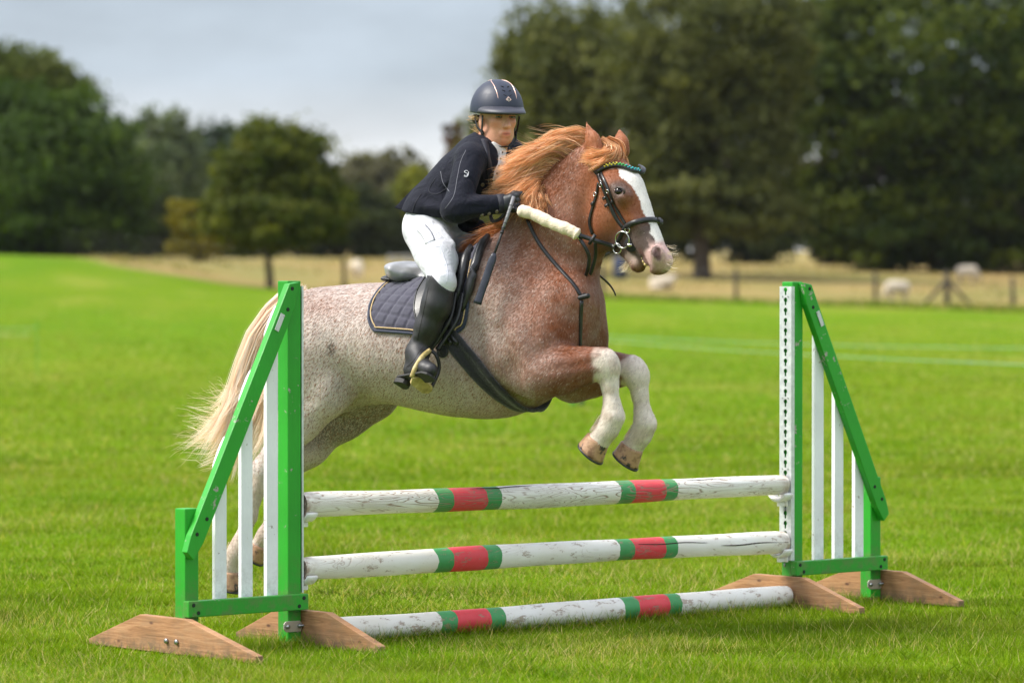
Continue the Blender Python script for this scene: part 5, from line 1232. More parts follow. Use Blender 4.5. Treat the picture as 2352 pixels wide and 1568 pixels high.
for sg in (1, -1):
    LP = catmull([mir(P(1046, 672, .31), sg), mir(P(1034, 730, .345), sg), mir(P(1010, 772, .36), sg), mir(P(988, 803, .37), sg)], 20)
    SAD.part('stirrup_leather', *strap(LP, np.tile(mir((0, -1, .2), sg), (20, 1)), .024, .007), m_bleather, True)
    LP2 = LP + mir((.028, .01, 0), sg); SAD.part('stirrup_leather', *strap(LP2, np.tile(mir((0, -1, .2), sg), (20, 1)), .022, .004), m_bleather, True)
    top = mir(P(990, 806, .40), sg); oa = mir(P(946, 866, .545), sg); ia = mir(P(986, 896, .42), sg)
    st = SAD.part('stirrup_arm', *strap(catmull([mir(P(985, 806, .43), sg), mir(P(971, 818, .50), sg), mir(P(955, 842, .54), sg), oa], 14), np.tile(mir((.55, -.75, .15), sg), (14, 1)), .021, .012), m_tan, True)
    SAD.part('stirrup_arm', *strap(catmull([top, mir(P(1002, 820, .39), sg), mir(P(1006, 850, .38), sg), ia], 12), np.tile(mir((1, 0, 0.), sg), (12, 1)), .014, .010), m_bleather, True)
    # tread: broad flat plate across under the foot
    d = ia - oa; d /= np.linalg.norm(d); fw_ = mir(P(977, 873, .48) - P(955, 889, .48), sg); fw_ = fw_ - d * (fw_ @ d); fw_ /= np.linalg.norm(fw_); nn = np.cross(d, fw_); L_ = np.linalg.norm(ia - oa)
    nn = nn if nn[2] > 0 else -nn
    poly = [(-.004, .0), (.02, -.024), (L_ - .02, -.026), (L_, -.006), (L_, .012), (L_ - .02, .028), (.02, .028), (-.004, .010)]
    Vt = np.array([oa + d * a + fw_ * b + nn * c for c in (-.014, 0.0) for a, b in poly]); n_ = len(poly)
    Ft = [tuple(range(n_ - 1, -1, -1)), tuple(range(n_, 2 * n_))] + [(i, (i + 1) % n_, (i + 1) % n_ + n_, i + n_) for i in range(n_)]
    SAD.part('stirrup_tread', Vt, Ft, m_tan, bevel=.003)
# girth
GIR = Thing('girth', 'wide black girth slanting under the belly behind the elbow', 'girth', HF, (P(1120, 880)[0], 0, P(1120, 935)[2]))
gp = []
path = [to_wrap(*q) for q in ((1028, 764), (1050, 792), (1080, 826), (1110, 862), (1140, 893), (1165, 915))]
pu = [q[0] for q in path] + [path[-1][0] + .045]; pp = [q[1] for q in path] + [math.pi]
pu, pp = np.array(pu), np.array(pp); tt = np.linspace(0, 1, 34); pu2 = np.interp(tt, np.linspace(0, 1, 7), pu); pp2 = np.interp(tt, np.linspace(0, 1, 7), pp)
near = np.array([wrap(u, ph, .006) for u, ph in zip(pu2, pp2)]); full = np.concatenate((near, (near * np.array((1, -1, 1)))[::-1][1:]))
full[:, 0] = laplace1 = np.convolve(np.pad(full[:, 0], 2, 'edge'), np.ones(5) / 5, 'valid'); ctr = np.stack((full[:, 0], np.zeros(len(full)), axis_z(full[:, 0])), 1)
w_ = np.interp(np.abs(np.linspace(-1, 1, len(full))), [0, .25, .6, .85, 1], [.055, .090, .098, .085, .070])[:, None, None]
prof = np.array([(-.5, 0), (-.5, .10), (-.42, .16), (-.2, .14), (-.16, .10), (.16, .10), (.2, .14), (.42, .16), (.5, .10), (.5, 0)])[None] * np.concatenate((w_, np.full_like(w_, .085)), 2)
GIR.part('belt', *sweep(full, full - ctr, prof), m_girth, True)
for sg in (1, -1):
    b0 = mir(wrap(pu2[0] - .012, pp2[0] - .02, .018), sg); b1 = mir(wrap(pu2[5], pp2[5], .018), sg)
    for dx in (-.014, .016): Q = np.linspace(b0 + (dx, 0, 0), b1 + (dx, 0, 0), 6); GIR.part('buckle_strap', *strap(Q, np.tile(mir((0, -1, -.1), sg), (6, 1)), .022, .005), m_bleather, True)
tab = wrap(to_wrap(1018, 806)[0], to_wrap(1018, 806)[1], .008); GIR.part('buckle_guard', *disc(tab, (0, -1, -.1), .028, .010, 16), m_girth, True)
GIR.part('ring', *ring(P(1189, 938, .0) + (0, 0, -.010), .010, .002, (.3, 1, 0)), m_steel, True)
# strap from the girth forward between the fore legs
# breast martingale
MAR = Thing('martingale', 'thin black martingale straps round the neck and down the chest', 'martingale', HF, (P(1335, 800)[0], 0, P(1335, 810)[2]))
def on_horse(pts, n, lift=.003):
    C_ = catmull(np.array(pts, float), n); out, nor = [], []
    for x, y in C_:
        h, nn = hit(x, y)
        if h is None: h = out[-1] if out else P(x, y, .15); nn = nor[-1] if nor else np.array((0, -1., 0))
        out.append(h + nn * lift); nor.append(nn)
    out = np.array(out); nor = np.array(nor)
    for _ in range(2): out[1:-1] = out[1:-1] * .5 + (out[:-2] + out[2:]) * .25
    return out, nor
nk, nn_ = on_horse([(1212, 505), (1233, 550), (1259, 587), (1291, 624), (1317, 653), (1333, 679)], 30); MAR.part('neck_strap', *strap(nk, nn_, .017, .004), m_bleather, True)
nk2 = nk * (1, -1, 1); top_ = np.array([wrap_ for wrap_ in (nk[0], (nk[0] * .6 + nk2[0] * .4) + (-.03, 0, .07), (nk[0] * .4 + nk2[0] * .6) + (-.03, 0, .07), nk2[0])])
MAR.part('neck_strap', *strap(nk2, nn_ * (1, -1, 1), .017, .004), m_bleather, True)
knot = P(1337, 683, 0); hk_, hn_ = hit(1337, 683); knot = hk_ + hn_ * .012
f1 = catmull([P(1329, 545, .16), P(1343, 566, .16), P(1353, 590, .14), P(1350, 618, .11), P(1341, 648, .08), knot], 24); MAR.part('fork_strap', *strap(f1, np.tile((.5, -.8, 0), (24, 1)), .016, .004), m_bleather, True)
f2 = catmull([P(1367, 556, .10), P(1368, 585, .08), P(1360, 618, .07), P(1347, 652, .06), knot + (.006, 0, 0)], 24); MAR.part('fork_strap', *strap(f2, np.tile((.6, -.7, 0), (24, 1)), .016, .004), m_bleather, True)
f3 = catmull([knot, P(1352, 672, -.01), P(1360, 655, -.05), P(1362, 640, -.09)], 14); MAR.part('fork_strap', *strap(f3, np.tile((.8, -.5, 0), (14, 1)), .013, .004), m_bleather, True)
V, F = Sdf().seg(knot + (-.018, -.004, -.004), knot + (.020, -.004, .004), .010, .012, k=.01).build(.0025, 1); MAR.part('rubber_stop', V, F, m_rubber, True)
cs, cn = on_horse([(1335, 690), (1333, 725), (1332, 760), (1331, 795)], 16, .004); MAR.part('chest_strap', *strap(cs, cn, .018, .004), m_bleather, True)
# bridle
BR = Thing('bridle', 'black leather bridle with jewelled browband and steel bit rings', 'bridle', HF, tuple(PH(1400, 560)))
def bstrap(name, pts, w, t, n=24, lift=.004, m=m_bleather, parent=None):
    a, b = on_horse(pts, n, lift); return BR.part(name, *strap(a, b, w, t), m, True, parent), a, b
bstrap('cheekpiece', [(1374, 398), (1380, 415), (1388, 435), (1402, 471), (1415, 500), (1433, 523)], .018, .004)
bstrap('cheekpiece', [(1381, 399), (1391, 420), (1400, 440), (1413, 471), (1427, 497), (1438, 515)], .016, .004)
bstrap('throat_lash', [(1376, 420), (1371, 449), (1360, 486), (1355, 512), (1362, 538)], .014, .004)
bstrap('headpiece', [(1352, 372), (1362, 384), (1373, 398)], .022, .004)
_, nb, nbn = bstrap('noseband', [(1438, 520), (1452, 513), (1466, 509), (1480, 506), (1493, 505), (1504, 506), (1511, 508)], .024, .008, 26, .003)
bstrap('noseband', [(1438, 518), (1428, 540), (1418, 558), (1413, 572)], .018, .005)
e_ = nb[-1]; V, F = strap(catmull([e_, e_ + np.array(PH(1516, 511, -.01) - PH(1511, 508, 0)), PH(1518, 512, -.03), PH(1512, 512, -.055), PH(1498, 516, -.07)], 12), np.tile((.7, -.4, .6), (12, 1)), .022, .006); BR.part('noseband', V, F, m_bleather, True)
br_o, ba, bn = bstrap('browband', [(1373, 395), (1384, 388), (1396, 384), (1412, 381), (1426, 383), (1440, 388), (1453, 394), (1464, 396)], .024, .008, 30, .006)
e_ = ba[-1]; BR.part('browband', *strap(catmull([e_, PH(1474, 396, -.035), PH(1477, 388, -.06), PH(1470, 382, -.085)], 12), np.tile((.75, -.4, .5), (12, 1)), .024, .007), m_bleather, True)
jew = [mat('jewel_yellow', (.55, .48, .05), .2, Metallic=.4), mat('jewel_green', (.10, .45, .12), .2, Metallic=.4), mat('jewel_teal', (.03, .38, .42), .2, Metallic=.4)]
for i in range(7, 30):
    V, F = Sdf().ell(ba[i] + bn[i] * .010 + np.array((0, 0, .003 * (-1) ** i)), (.0045, .0045, .0045), k=.01).build(.0018); BR.part('jewel', V, F, jew[0 if i < 15 else 1 if i < 20 else 2], True, br_o)
    # (alike stones, small)
for (x, y) in ((1383, 425), (1399, 439), (1370, 447)):
    h, n = hit(x, y)
    if h is not None: BR.part('buckle', *ring(h + n * .010, .0085, .0018, n, n=16), m_steel, True)
for (x, y) in ((1391, 455), (1409, 462), (1395, 472), (1364, 468)):
    h, n = hit(x, y); hd = np.array(_N2H.to_3x3() @ Vector((.5, 0, -.86))); BR.part('keeper', *strap(np.array([h + n * .007 - hd * .006, h + n * .009, h + n * .007 + hd * .006]), np.tile(n, (3, 1)), .022, .004), m_bleather, True)
hb, hbn = hit(1436, 552); hbn = hbn * .4 + np.array((0, -.9, 0)) * .6; hbn /= np.linalg.norm(hbn); hb = hb + hbn * .016
def near_head(x, y, w=None): o, d = HF.lray(x, y); o, d = np.array(o), np.array(d); return o + d * (((hb - o) @ hbn) / (d @ hbn))
BR.part('bit_ring', *ring(near_head(1441, 528.5), R(6.3), .0032, hbn), m_steel, True); BR.part('bit_ring', *ring(near_head(1429.5, 551), R(18.5), .0036, hbn, n=32), m_steel, True); BR.part('bit_ring', *ring(near_head(1417.5, 571), R(11), .0032, hbn), m_steel, True)
BR.part('bit_guard', *disc(near_head(1446.5, 561.5) - hbn * .010, hbn, R(17.5), .007, 24), m_rubber, True)
V, F = tube(np.array([near_head(1440, 562) , near_head(1447, 563) + hbn * .004, near_head(1452, 562)]), np.array([.010, .008, .007]), 10); BR.part('mouthpiece', V, F, m_steel, True)
fs = np.array(HF.P(1192, 484, .22)); fe2 = np.array(HF.P(1328, 540, .165))
SLV = Thing('sheepskin_sleeve', 'cream sheepskin sleeve round the rein beside the neck', 'rein sleeve', HF, tuple((fs + fe2) / 2))
path = catmull([HF.P(1190, 482, .215), HF.P(1228, 494, .20), HF.P(1267, 513, .19), HF.P(1306, 528, .178), HF.P(1330, 541, .165)], 40); sl_ = np.linspace(0, 1, 40)
rr = R(14.0) * (1 + .05 * np.sin(sl_ * 21) + .04 * np.sin(sl_ * 47 + 1)); rr[0] *= .55; rr[1] *= .85; rr[-1] *= .5; rr[-2] *= .82
a_ = np.linspace(0, 2 * math.pi, 20, endpoint=False); pr = np.stack([np.stack((r_ * (1 - .16 * np.exp(-((a_ - 5.2) / .35) ** 2)) * np.cos(a_), r_ * (1 - .16 * np.exp(-((a_ - 5.2) / .35) ** 2)) * np.sin(a_)), 1) for r_ in rr])
SLV.part('sleeve', *sweep(path, np.array((0, -.6, .8)), pr), m_fleecesl, True)
rn = catmull([fe2, HF.P(1345, 545, .155), HF.P(1372, 554, .14), np.array(near_head(1402, 563)), np.array(near_head(1412, 568))], 24); BR.part('rein', *strap(rn, np.tile((0, -1, .25), (24, 1)), .020, .005), m_bleather, True)
BR.part('rein', *strap(catmull([HF.P(1172, 474, .20), HF.P(1182, 479, .215), HF.P(1192, 483, .215)], 8), np.tile((0, -1, .3), (8, 1)), .018, .005), m_bleather, True)
BR.part('rein', *strap(catmull([HF.P(1168, 478, .17), HF.P(1150, 502, .13), HF.P(1132, 508, .08), HF.P(1128, 490, .02), HF.P(1150, 480, -.06), HF.P(1180, 472, -.12)], 24), np.tile((.3, -1, .4), (24, 1)), .016, .004), m_bleather, True)
BR.part('rein_stop', *strap(np.array([HF.P(1354, 561, .155), HF.P(1361, 550, .158), HF.P(1368, 539, .155)]), np.tile((0, -1, .2), (3, 1)), .014, .008), m_rubber, True)
MAR.part('ring', *ring(HF.P(1332, 542, .165), .017, .003, (1, -.2, .1)), m_steel, True)
tabp = catmull([HF.P(1355, 612, -.04), HF.P(1368, 614, -.05), HF.P(1380, 617, -.05)], 6); MAR.part('strap_end', *strap(tabp, np.tile((0, -.6, .8), (6, 1)), .014, .004), m_bleather, True)
# ================================================================== the rider
RH = Frame(HF.M @ HF.P(1146, 268, 0), 66)                 # her head, turned towards the camera
_R2H = HF.I @ RH.M; RL = np.array(_R2H.to_3x3() @ Vector((0, 1, 0))); RFW = np.array(_R2H.to_3x3() @ Vector((1, 0, 0)))
def PR(x, y, w=0.0): return np.array(_R2H @ RH.P(x, y, w))
RAX = [RFW, RL, np.array((0, 0, 1.))]
def RC(f, l, u):                                           # head coordinates: forward, to her right (camera-left), up; metres from the head centre
    return HC0 + RFW * f - RL * l + np.array((0, 0, u))
HC0 = np.array(HF.P(1146, 268, 0)) + RFW * -.015
rider = Thing('person', 'rider in navy jacket, white breeches and tall black boots leaning over the neck', 'person', HF, (P(990, 660)[0], 0, P(990, 660)[2]))
m_skin = mat('skin', (.52, .27, .185), .48, )
t = NT(m_skin); c = t.coord('Object'); sc_ = t.mix(t.rng(t.noise(c, 26, 3), .35, .7), (.58, .275, .175), (.68, .35, .235)); sc_ = t.mix(t.rng(t.noise(c, 160, 2), .62, .72, 0, .35), sc_, (.34, .14, .08))
t.col(t.mix(1.0, sc_, t.attr('Tint').outputs['Color'], 'MULTIPLY'))
# --- joints
hipN, hipF = P(988, 540, .10), P(988, 540, .10) * (1, -1, 1)
kneeN = P(1015, 652, .375); ankN = P(958, 812, .40); toeN = P(989, 850, .54); heelN = P(934, 858, .42)
shN, shF = P(1080, 366, .175), P(1172, 352, -.175); elN, elF = P(1048, 478, .33), P(1200, 462, -.30); wrN, wrF = P(1152, 468, .20), P(1205, 468, -.14)
mirr = lambda p: np.array(p) * (1, -1, 1)
# --- body (one mesh: head with its face, neck, trunk, limbs; mostly under the clothes)
s = Sdf()
s.ell(RC(-.005, 0, .035), (.095, .075, .088), RAX, k=.03)                    # skull
s.ell(RC(.030, 0, -.035), (.066, .059, .075), RAX, k=.03)                    # face
s.seg(RC(.040, 0, -.085), RC(.058, 0, -.102), .038, .021, 1.15, 1.15, k=.03, L=RL)   # jaw, chin
for l in (1, -1):
    s.seg(RC(-.01, .058 * l, -.055), RC(.040, .030 * l, -.098), .019, .017, k=.03)     # jaw bone
    s.ell(RC(.062, .036 * l, -.026), (.020, .022, .018), RAX, k=.02)          # cheek bone
    s.ell(RC(.082, .030 * l, .012), (.012, .024, .009), RAX, k=.015)          # brow
    s.ell(RC(.094, .031 * l, -.004), (.016, .017, .011), RAX, k=.010, op='-') # eye hollow
    s.ell(RC(-.005, .077 * l, -.020), (.018, .007, .030), RAX, k=.008)        # ear
s.seg(RC(.084, 0, .004), RC(.114, 0, -.044), .0080, .0115, k=.012)           # nose
for l in (1, -1): s.ell(RC(.103, .012 * l, -.047), (.010, .0085, .007), RAX, k=.006)
s.seg(RC(.0870, .019, -.0735), RC(.0870, -.019, -.0735), .0050, .0050, k=.014); s.seg(RC(.0858, .016, -.0830), RC(.0858, -.016, -.0830), .0055, .0055, k=.014)
s.seg(RC(.0940, .022, -.0785), RC(.0940, -.022, -.0785), .0032, .0032, k=.004, op='-')
neckb = P(1122, 338, 0)
s.seg(RC(-.035, 0, -.05), neckb, .050, .056, k=.03); s.seg(RC(.01, 0, -.085), P(1140, 345, 0), .035, .045, k=.03)
pel = P(1002, 508, 0)
s.chain([(neckb, .05, 1), (P(1095, 385), .085, 1.3), (P(1045, 440), .08, 1.25), (pel, .085, 1.4)], k=.05)
for a, b, c_, d_ in ((shN, elN, wrN, .036), (shF, elF, wrF, .036)): s.seg(P(1110, 355), a, .05, .045, k=.04).seg(a, b, .042, .035, k=.03).seg(b, c_, .034, .024, k=.02)
for hp_, kn, an, to in ((hipN, kneeN, ankN, toeN), (mirr(hipN), mirr(kneeN), mirr(ankN), mirr(toeN))): s.seg(hp_, kn, .075, .045, k=.04).seg(kn, an, .045, .030, k=.03).seg(an, to, .028, .02, k=.02)
# near and far hands inside the gloves
def hand(s, wr, kn, pf, r=1.0):
    s.seg(wr, kn, .020 * r, .014 * r, k=.01)
hkN = P(1176, 466, .20); hkF = P(1225, 470, -.12)
hand(s, wrN, hkN, None); hand(s, wrF, hkF, None)
V, F = s.build(.0056, 1)
bd = rider.part('body', V, F, m_skin, True)
def near_(A, c_, r): return np.exp(-((np.linalg.norm(A - c_, axis=1) / r) ** 2))
T_ = np.ones((len(V), 3)); 
def tint(c_, r, col, k=1.0):
    f = np.clip(near_(V, c_, r) * k, 0, 1)[:, None]; T_[:] = T_ * (1 - f) + np.array([col]) * f
for l in (1, -1): tint(RC(.072, .042 * l, -.032), .024, (1.10, .80, .72), .6)
lipf = np.exp(-(((V - RC(.098, 0, -.0785)) @ RFW) / .014) ** 2 - (((V - RC(.098, 0, -.0785)) @ RL) / .021) ** 4 - ((V - RC(.098, 0, -.0785))[:, 2] / .0085) ** 4); lipf = np.clip(lipf * 1.3, 0, 1)[:, None]
T_[:] = T_ * (1 - lipf) + np.array([(.95, .64, .62)]) * lipf
slit = np.exp(-(((V - RC(.100, 0, -.0785))[:, 2]) / .0034) ** 2 - (((V - RC(.1, 0, -.0785)) @ RL) / .019) ** 2 - (((V - RC(.098, 0, -.0785)) @ RFW) / .016) ** 2)[:, None]; T_[:] = T_ * (1 - .7 * np.clip(slit, 0, 1))
for l in (1, -1):
    e = (V - RC(.086, .031 * l, .012)); br_ = np.exp(-(e[:, 2] / .005) ** 2 - ((e @ RL) / .017) ** 2 - ((e @ RFW) / .016) ** 2)[:, None]; T_[:] = T_ * (1 - .45 * br_)
    e = (V - RC(.086, .031 * l, -.004)); br_ = np.exp(-(e[:, 2] / .006) ** 2 - ((e @ RL) / .015) ** 2 - ((e @ RFW) / .014) ** 2)[:, None]; T_[:] = T_ * (1 - .55 * br_)  # shade of the eye socket put into the skin tint
set_color(bd.data, 'Tint', np.clip(T_, 0, 1.5))
m_ew = mat('eyeball', (.45, .42, .39), .2); m_iris = mat('iris', (.05, .085, .07), .12); m_lash = mat('eyelash', (.03, .02, .015), .6); m_lid2 = mat('eyelid_skin', (.40, .19, .13), .5)
for l in (1, -1):
    c_ = RC(.0750, .0315 * l, -.005); V, F = Sdf().ell(c_, (.0118, .0130, .0095), RAX, k=.01).build(.0016, 1); ey = rider.part('eye', V, F, m_ew, True)
    g = RFW * .92 + RL * -.10 + np.array((0, 0, -.02)); g /= np.linalg.norm(g)
    rider.part('iris', *disc(c_ + g * .0112, g, .0058, .002, 14), m_iris, True, ey)
    arc = np.array([c_ + RFW * .0122 * math.cos(a * .55) + RL * -(.0135 * math.sin(a)) + np.array((0, 0, .0040 * math.cos(a) + .0002)) for a in np.linspace(-1.3, 1.3, 9)])
    rider.part('upper_eyelid', *tube(arc, .0020, 6), m_lash, True, ey)
    arc2 = arc + np.array((0, 0, .0042)); rider.part('upper_eyelid', *tube(arc2, .0042, 6), m_lid2, True, ey); arc3 = arc * 1.0; arc3[:, 2] = 2 * c_[2] - arc[:, 2] - .0022; rider.part('lower_eyelid', *tube(arc3, .0032, 6), m_lid2, True, ey)
# hair: short blond wisps under the back of the helmet, low bun at the nape
m_rhair = hair_mat('blond_rider_hair', .3)
def wisps(n, a0, a1, b0, b1, sp):
    out = []
    for _ in range(n):
        a = a0 + (a1 - a0) * rng.random() + rng.normal(size=3) * .006; b = b0 + (b1 - b0) * rng.random() + rng.normal(size=3) * sp
        out.append(catmull([a, a * .5 + b * .5 + rng.normal(size=3) * .006, b], 8))
    return np.array(out)
W1 = wisps(150, RC(-.06, .055, -.025), RC(-.03, .068, -.05), P(1102, 300, .03), P(1112, 318, .03), .010)
W2 = wisps(26, P(1096, 268, .02), P(1096, 275, .03), P(1074, 268, .02), P(1082, 276, .02), .006); W3 = wisps(30, P(1100, 292, .03), P(1102, 300, .03), P(1080, 290, .03), P(1092, 300, .03), .006)
Rw = np.concatenate((W1, W2, W3)); V, F, sx_ = strands(Rw, .0008); me = np_mesh('hair', V - rider.base, F); set_color(me, 'Col', np.tile(np.array([(.62, .45, .24)]), (len(V), 1)) * (.7 + .6 * np.repeat(rng.random((len(Rw), 1)), 16, 0)))
me.materials.append(m_rhair); o = bpy.data.objects.new('hair', me); COL.objects.link(o); o.parent = rider.o; o['kind'] = 'stuff'
V, F = Sdf().ell(RC(-.075, 0, -.055), (.030, .045, .030), RAX, k=.02).seg(RC(-.06, .05, -.03), RC(-.07, .02, -.06), .018, .02, k=.02).build(.004, 1); rider.part('bun', V, F, mat('blond_bun', (.42, .27, .12), .6), True)

# --- helmet
m_helm = mat('navy_helmet_shell', (.018, .024, .046), .5, **{'Specular IOR Level': .5}); t = NT(m_helm); c = t.coord('Object'); t.bump(t.noise(c, 700, 2), .05, .001); t.l.new(t.rng(t.noise(c, 30, 3), .3, .7, .44, .58), t.b.inputs['Roughness'])
m_peak = mat('grey_navy_peak', (.040, .042, .058), .5); m_pipe = mat('rose_gold_piping', (.72, .47, .38), .3, Metallic=.5); m_strapw = cloth_mat('black_harness', (.006, .006, .007), .7, 60, .2, 900, .0)
HELM = Thing('riding_helmet', 'navy riding helmet with rose-gold piping on the rider\'s head', 'helmet', HF, tuple(HC0 + (0, 0, .03)))
hc_ = RC(-.008, 0, .046); hr = np.array((.127, .108, .117))
s = Sdf().ell(hc_, hr, RAX, k=.01); s.ell(hc_ + (0, 0, -.03), hr * (1.0, .99, .9), RAX, k=.03); s.cut(RC(0, 0, .014), np.array((0, 0, -1.)) + RFW * -.10, .004); s.ell(RC(-.005, 0, .010), (.104, .086, .080), RAX, k=.004, op='-')
V, F = s.build(.004, 1); shell = HELM.part('shell', V, F, m_helm, True)
def on_helm(f, l, k=1.004):                                # point on the shell from direction angles: f = angle up from the front, l = angle to her right
    d = np.array((math.cos(f) * math.cos(l), math.cos(f) * math.sin(l), math.sin(f))) * hr * k
    return hc_ + RFW * d[0] - RL * d[1] + np.array((0, 0, d[2]))
for l0 in (1, -1):
    pts = [on_helm(f, l0 * l) for f, l in ((-.12, .40), (.2, .42), (.5, .48), (.85, .66), (1.15, 1.05), (1.35, 1.8), (1.15, 2.5), (.7, 2.75), (.1, 2.85))]
    HELM.part('piping', *tube(catmull(pts, 40), .0019, 6), m_pipe, True)
m_vent = mat('vent_slot', (.003, .003, .004), .9)
for l0, tilt in ((1, 1), (-1, -1)):
    for i, f in enumerate((.36, .56, .76)):
        a = on_helm(f + .03, l0 * (.20 + .03 * i) * 1.0, 1.001); b = on_helm(f - .03, l0 * (.07 + .02 * i), 1.001); HELM.part('vent', *tube(np.array([a, (a + b) / 2 + (0, 0, .0005), b]), .0021, 6), m_vent, True)
lg = on_helm(.20, .0, 1.006); up_ = on_helm(.26, 0, 1.006) - on_helm(.14, 0, 1.006); up_ /= np.linalg.norm(up_); nrm_ = np.cross(RL, up_); nrm_ = nrm_ if nrm_ @ RFW > 0 else -nrm_
dv = np.array([lg + (up_ * a + RL * b) * .0135 + nrm_ * c for c in (-.001, .002) for a, b in ((1, 0), (0, 1), (-1, 0), (0, -1))]); DF = [(0, 1, 2, 3), (7, 6, 5, 4), (0, 4, 5, 1), (1, 5, 6, 2), (2, 6, 7, 3), (3, 7, 4, 0)]
bdg = HELM.part('badge', dv, DF, m_pipe); dv2 = np.array([lg + (up_ * a + RL * b) * .0105 + nrm_ * c for c in (.0022, .0032) for a, b in ((1, 0), (0, 1), (-1, 0), (0, -1))]); HELM.part('badge_field', dv2, DF, mat('badge_cream', (.70, .58, .52), .4), parent=bdg)
HELM.part('badge_ring', *ring(lg + nrm_ * .0040, .0046, .0011, nrm_, n=18, a0=.6, a1=5.6), m_vent, True, bdg); HELM.part('badge_mark', *tube(np.array([lg + nrm_ * .004 - up_ * .003, lg + nrm_ * .004 + RL * .002, lg + nrm_ * .004 + up_ * .003]), .0010, 5), m_vent, True, bdg)
# peak
n_ = 40; Vp = []
for i, l in enumerate(np.linspace(-1.45, 1.45, n_)):
    out = .052 * max(0, math.cos(l * 1.05)) ** .8; drop = -.10 - .035 * math.cos(l)
    for (k, dz, dr) in ((0, .0, -.004), (.0, .018, .004), (1, .004, 0), (1, -.004, 0), (0, -.016, -.004)):
        d = np.array((math.cos(l), math.sin(l))) ; r0_ = hr[:2] + dr + k * out * np.array((1, .35))
        Vp.append(RC(-.008 + d[0] * r0_[0], d[1] * r0_[1], .030 + dz - .006 * k * math.cos(l) - .008 * k - .008 * math.cos(l)))
k_ = 5; Fp = [(i * k_ + j, i * k_ + (j + 1) % k_, (i + 1) * k_ + (j + 1) % k_, (i + 1) * k_ + j) for i in range(n_ - 1) for j in range(k_)] + [tuple(range(k_ - 1, -1, -1)), tuple(range((n_ - 1) * k_, n_ * k_))]
HELM.part('peak', Vp, Fp, m_peak, True)
V, F = Sdf().seg(RC(-.10, .06, -.01), RC(-.10, -.06, -.01), .016, .016, k=.01).seg(RC(-.085, .07, .0), RC(-.11, 0, -.03), .012, .016, k=.02).build(.004, 1); HELM.part('neck_harness', V, F, m_strapw, True)
for l in (1, -1):
    a = [RC(.038, .086 * l, .002), RC(.028, .084 * l, -.035), RC(.016, .081 * l, -.070)]; HELM.part('harness_strap', *strap(catmull(a, 12), np.tile(-RL * l, (12, 1)), .014, .003), m_strapw, True)
    a = [RC(-.05, .086 * l, -.005), RC(-.02, .086 * l, -.045), RC(.014, .077 * l, -.072)]; HELM.part('harness_strap', *strap(catmull(a, 12), np.tile(-RL * l, (12, 1)), .013, .003), m_strapw, True)
    V, F = Sdf().ell(RC(.014, .079 * l, -.072), (.013, .006, .013), RAX, k=.01).build(.003); HELM.part('strap_slide', V, F, m_strapw, True)
    a = [RC(.014, .080 * l, -.074), RC(.030, .070 * l, -.100), RC(.048, .044 * l, -.124), RC(.058, .018 * l, -.131), RC(.060, 0, -.132)]; HELM.part('chin_strap', *strap(catmull(a, 14), np.tile(-RL * l * .8 + np.array((0, 0, -.6)), (14, 1)), .013, .003), m_strapw, True)

# --- shirt
m_shirt = cloth_mat('white_shirt', (.72, .72, .71), .75, 45, .25); m_btn = mat('button', (.16, .14, .10), .35, Metallic=.4)
s = Sdf().seg(P(1126, 340), P(1136, 322), .060, .054, k=.02).chain([(P(1128, 345, .01), .066, 1.1), (P(1118, 390, .01), .086, 1.05), (P(1108, 410, .0), .080, 1.0)], k=.03)
s.cut(RC(.0, 0, -.118), np.array((0, 0, 1.)) + np.array((-.55, 0, 0)), .004)
V, F = s.build(.005, 1); sh = rider.part('shirt', V, F, m_shirt, True)
ST = BVHTree.FromPolygons([tuple(v) for v in V.tolist()], F.tolist())
def on_tree(tree_, px, py, lift=.0):
    o_, d_ = HF.lray(px, py); p, n, i, _ = tree_.ray_cast(o_, d_)
    return (None, None) if p is None else (np.array(p) + np.array(n) * lift, np.array(n))
pk = [on_tree(ST, x, y, .002) for x, y in ((1152, 350), (1148, 365), (1144, 382), (1140, 398), (1136, 414))]
pk = [q for q in pk if q[0] is not None]
if len(pk) > 2: rider.part('placket', *strap(catmull([q[0] for q in pk], 14), np.array(catmull([q[1] for q in pk], 14)), .026, .003), m_shirt, True, sh)
for q in pk: rider.part('shirt_button', *disc(q[0] + q[1] * .0045, q[1], .0048, .003, 10), m_btn, True, sh)

# --- jacket
m_jack = cloth_mat('navy_softshell', (.0085, .0095, .0185), .82, 15, .8, 1200, .03); m_jack.node_tree.nodes['Principled BSDF'].inputs['Specular IOR Level'].default_value = .2; m_jlin = cloth_mat('jacket_trim', (.013, .013, .024), .75, 50, .2, 900, .02); m_piping = mat('grey_piping', (.20, .20, .23), .5); m_silver = mat('silver_print', (.55, .56, .58), .4, Metallic=.4)
s = Sdf()
s.chain([(P(1100, 372), .118, 1.32), (P(1062, 415), .116, 1.24), (P(1028, 452), .112, 1.28), (P(1000, 484), .112, 1.5), (P(988, 508), .112, 1.6)], k=.05)
s.seg(P(1116, 378), P(1088, 425), .100, .105, 1.22, 1.25, k=.04); s.seg(P(1112, 348), P(1085, 366, .13), .075, .072, k=.04); s.seg(P(1112, 348), P(1164, 356, -.13), .075, .072, k=.04)
s.seg(P(1116, 334), P(1120, 322), .066, .060, k=.02)                                     # collar
s.seg(shN, elN, .066, .058, k=.03).seg(elN, wrN, .058, .039, k=.025); s.seg(shF, elF, .066, .058, k=.03).seg(elF, wrF, .058, .040, k=.025)
s.ell(elN + (-.008, 0, -.01), (.062, .060, .058), k=.02)
s.seg(P(1020, 480, .12), P(1075, 500, .05), .06, .05, k=.05)                              # front skirt
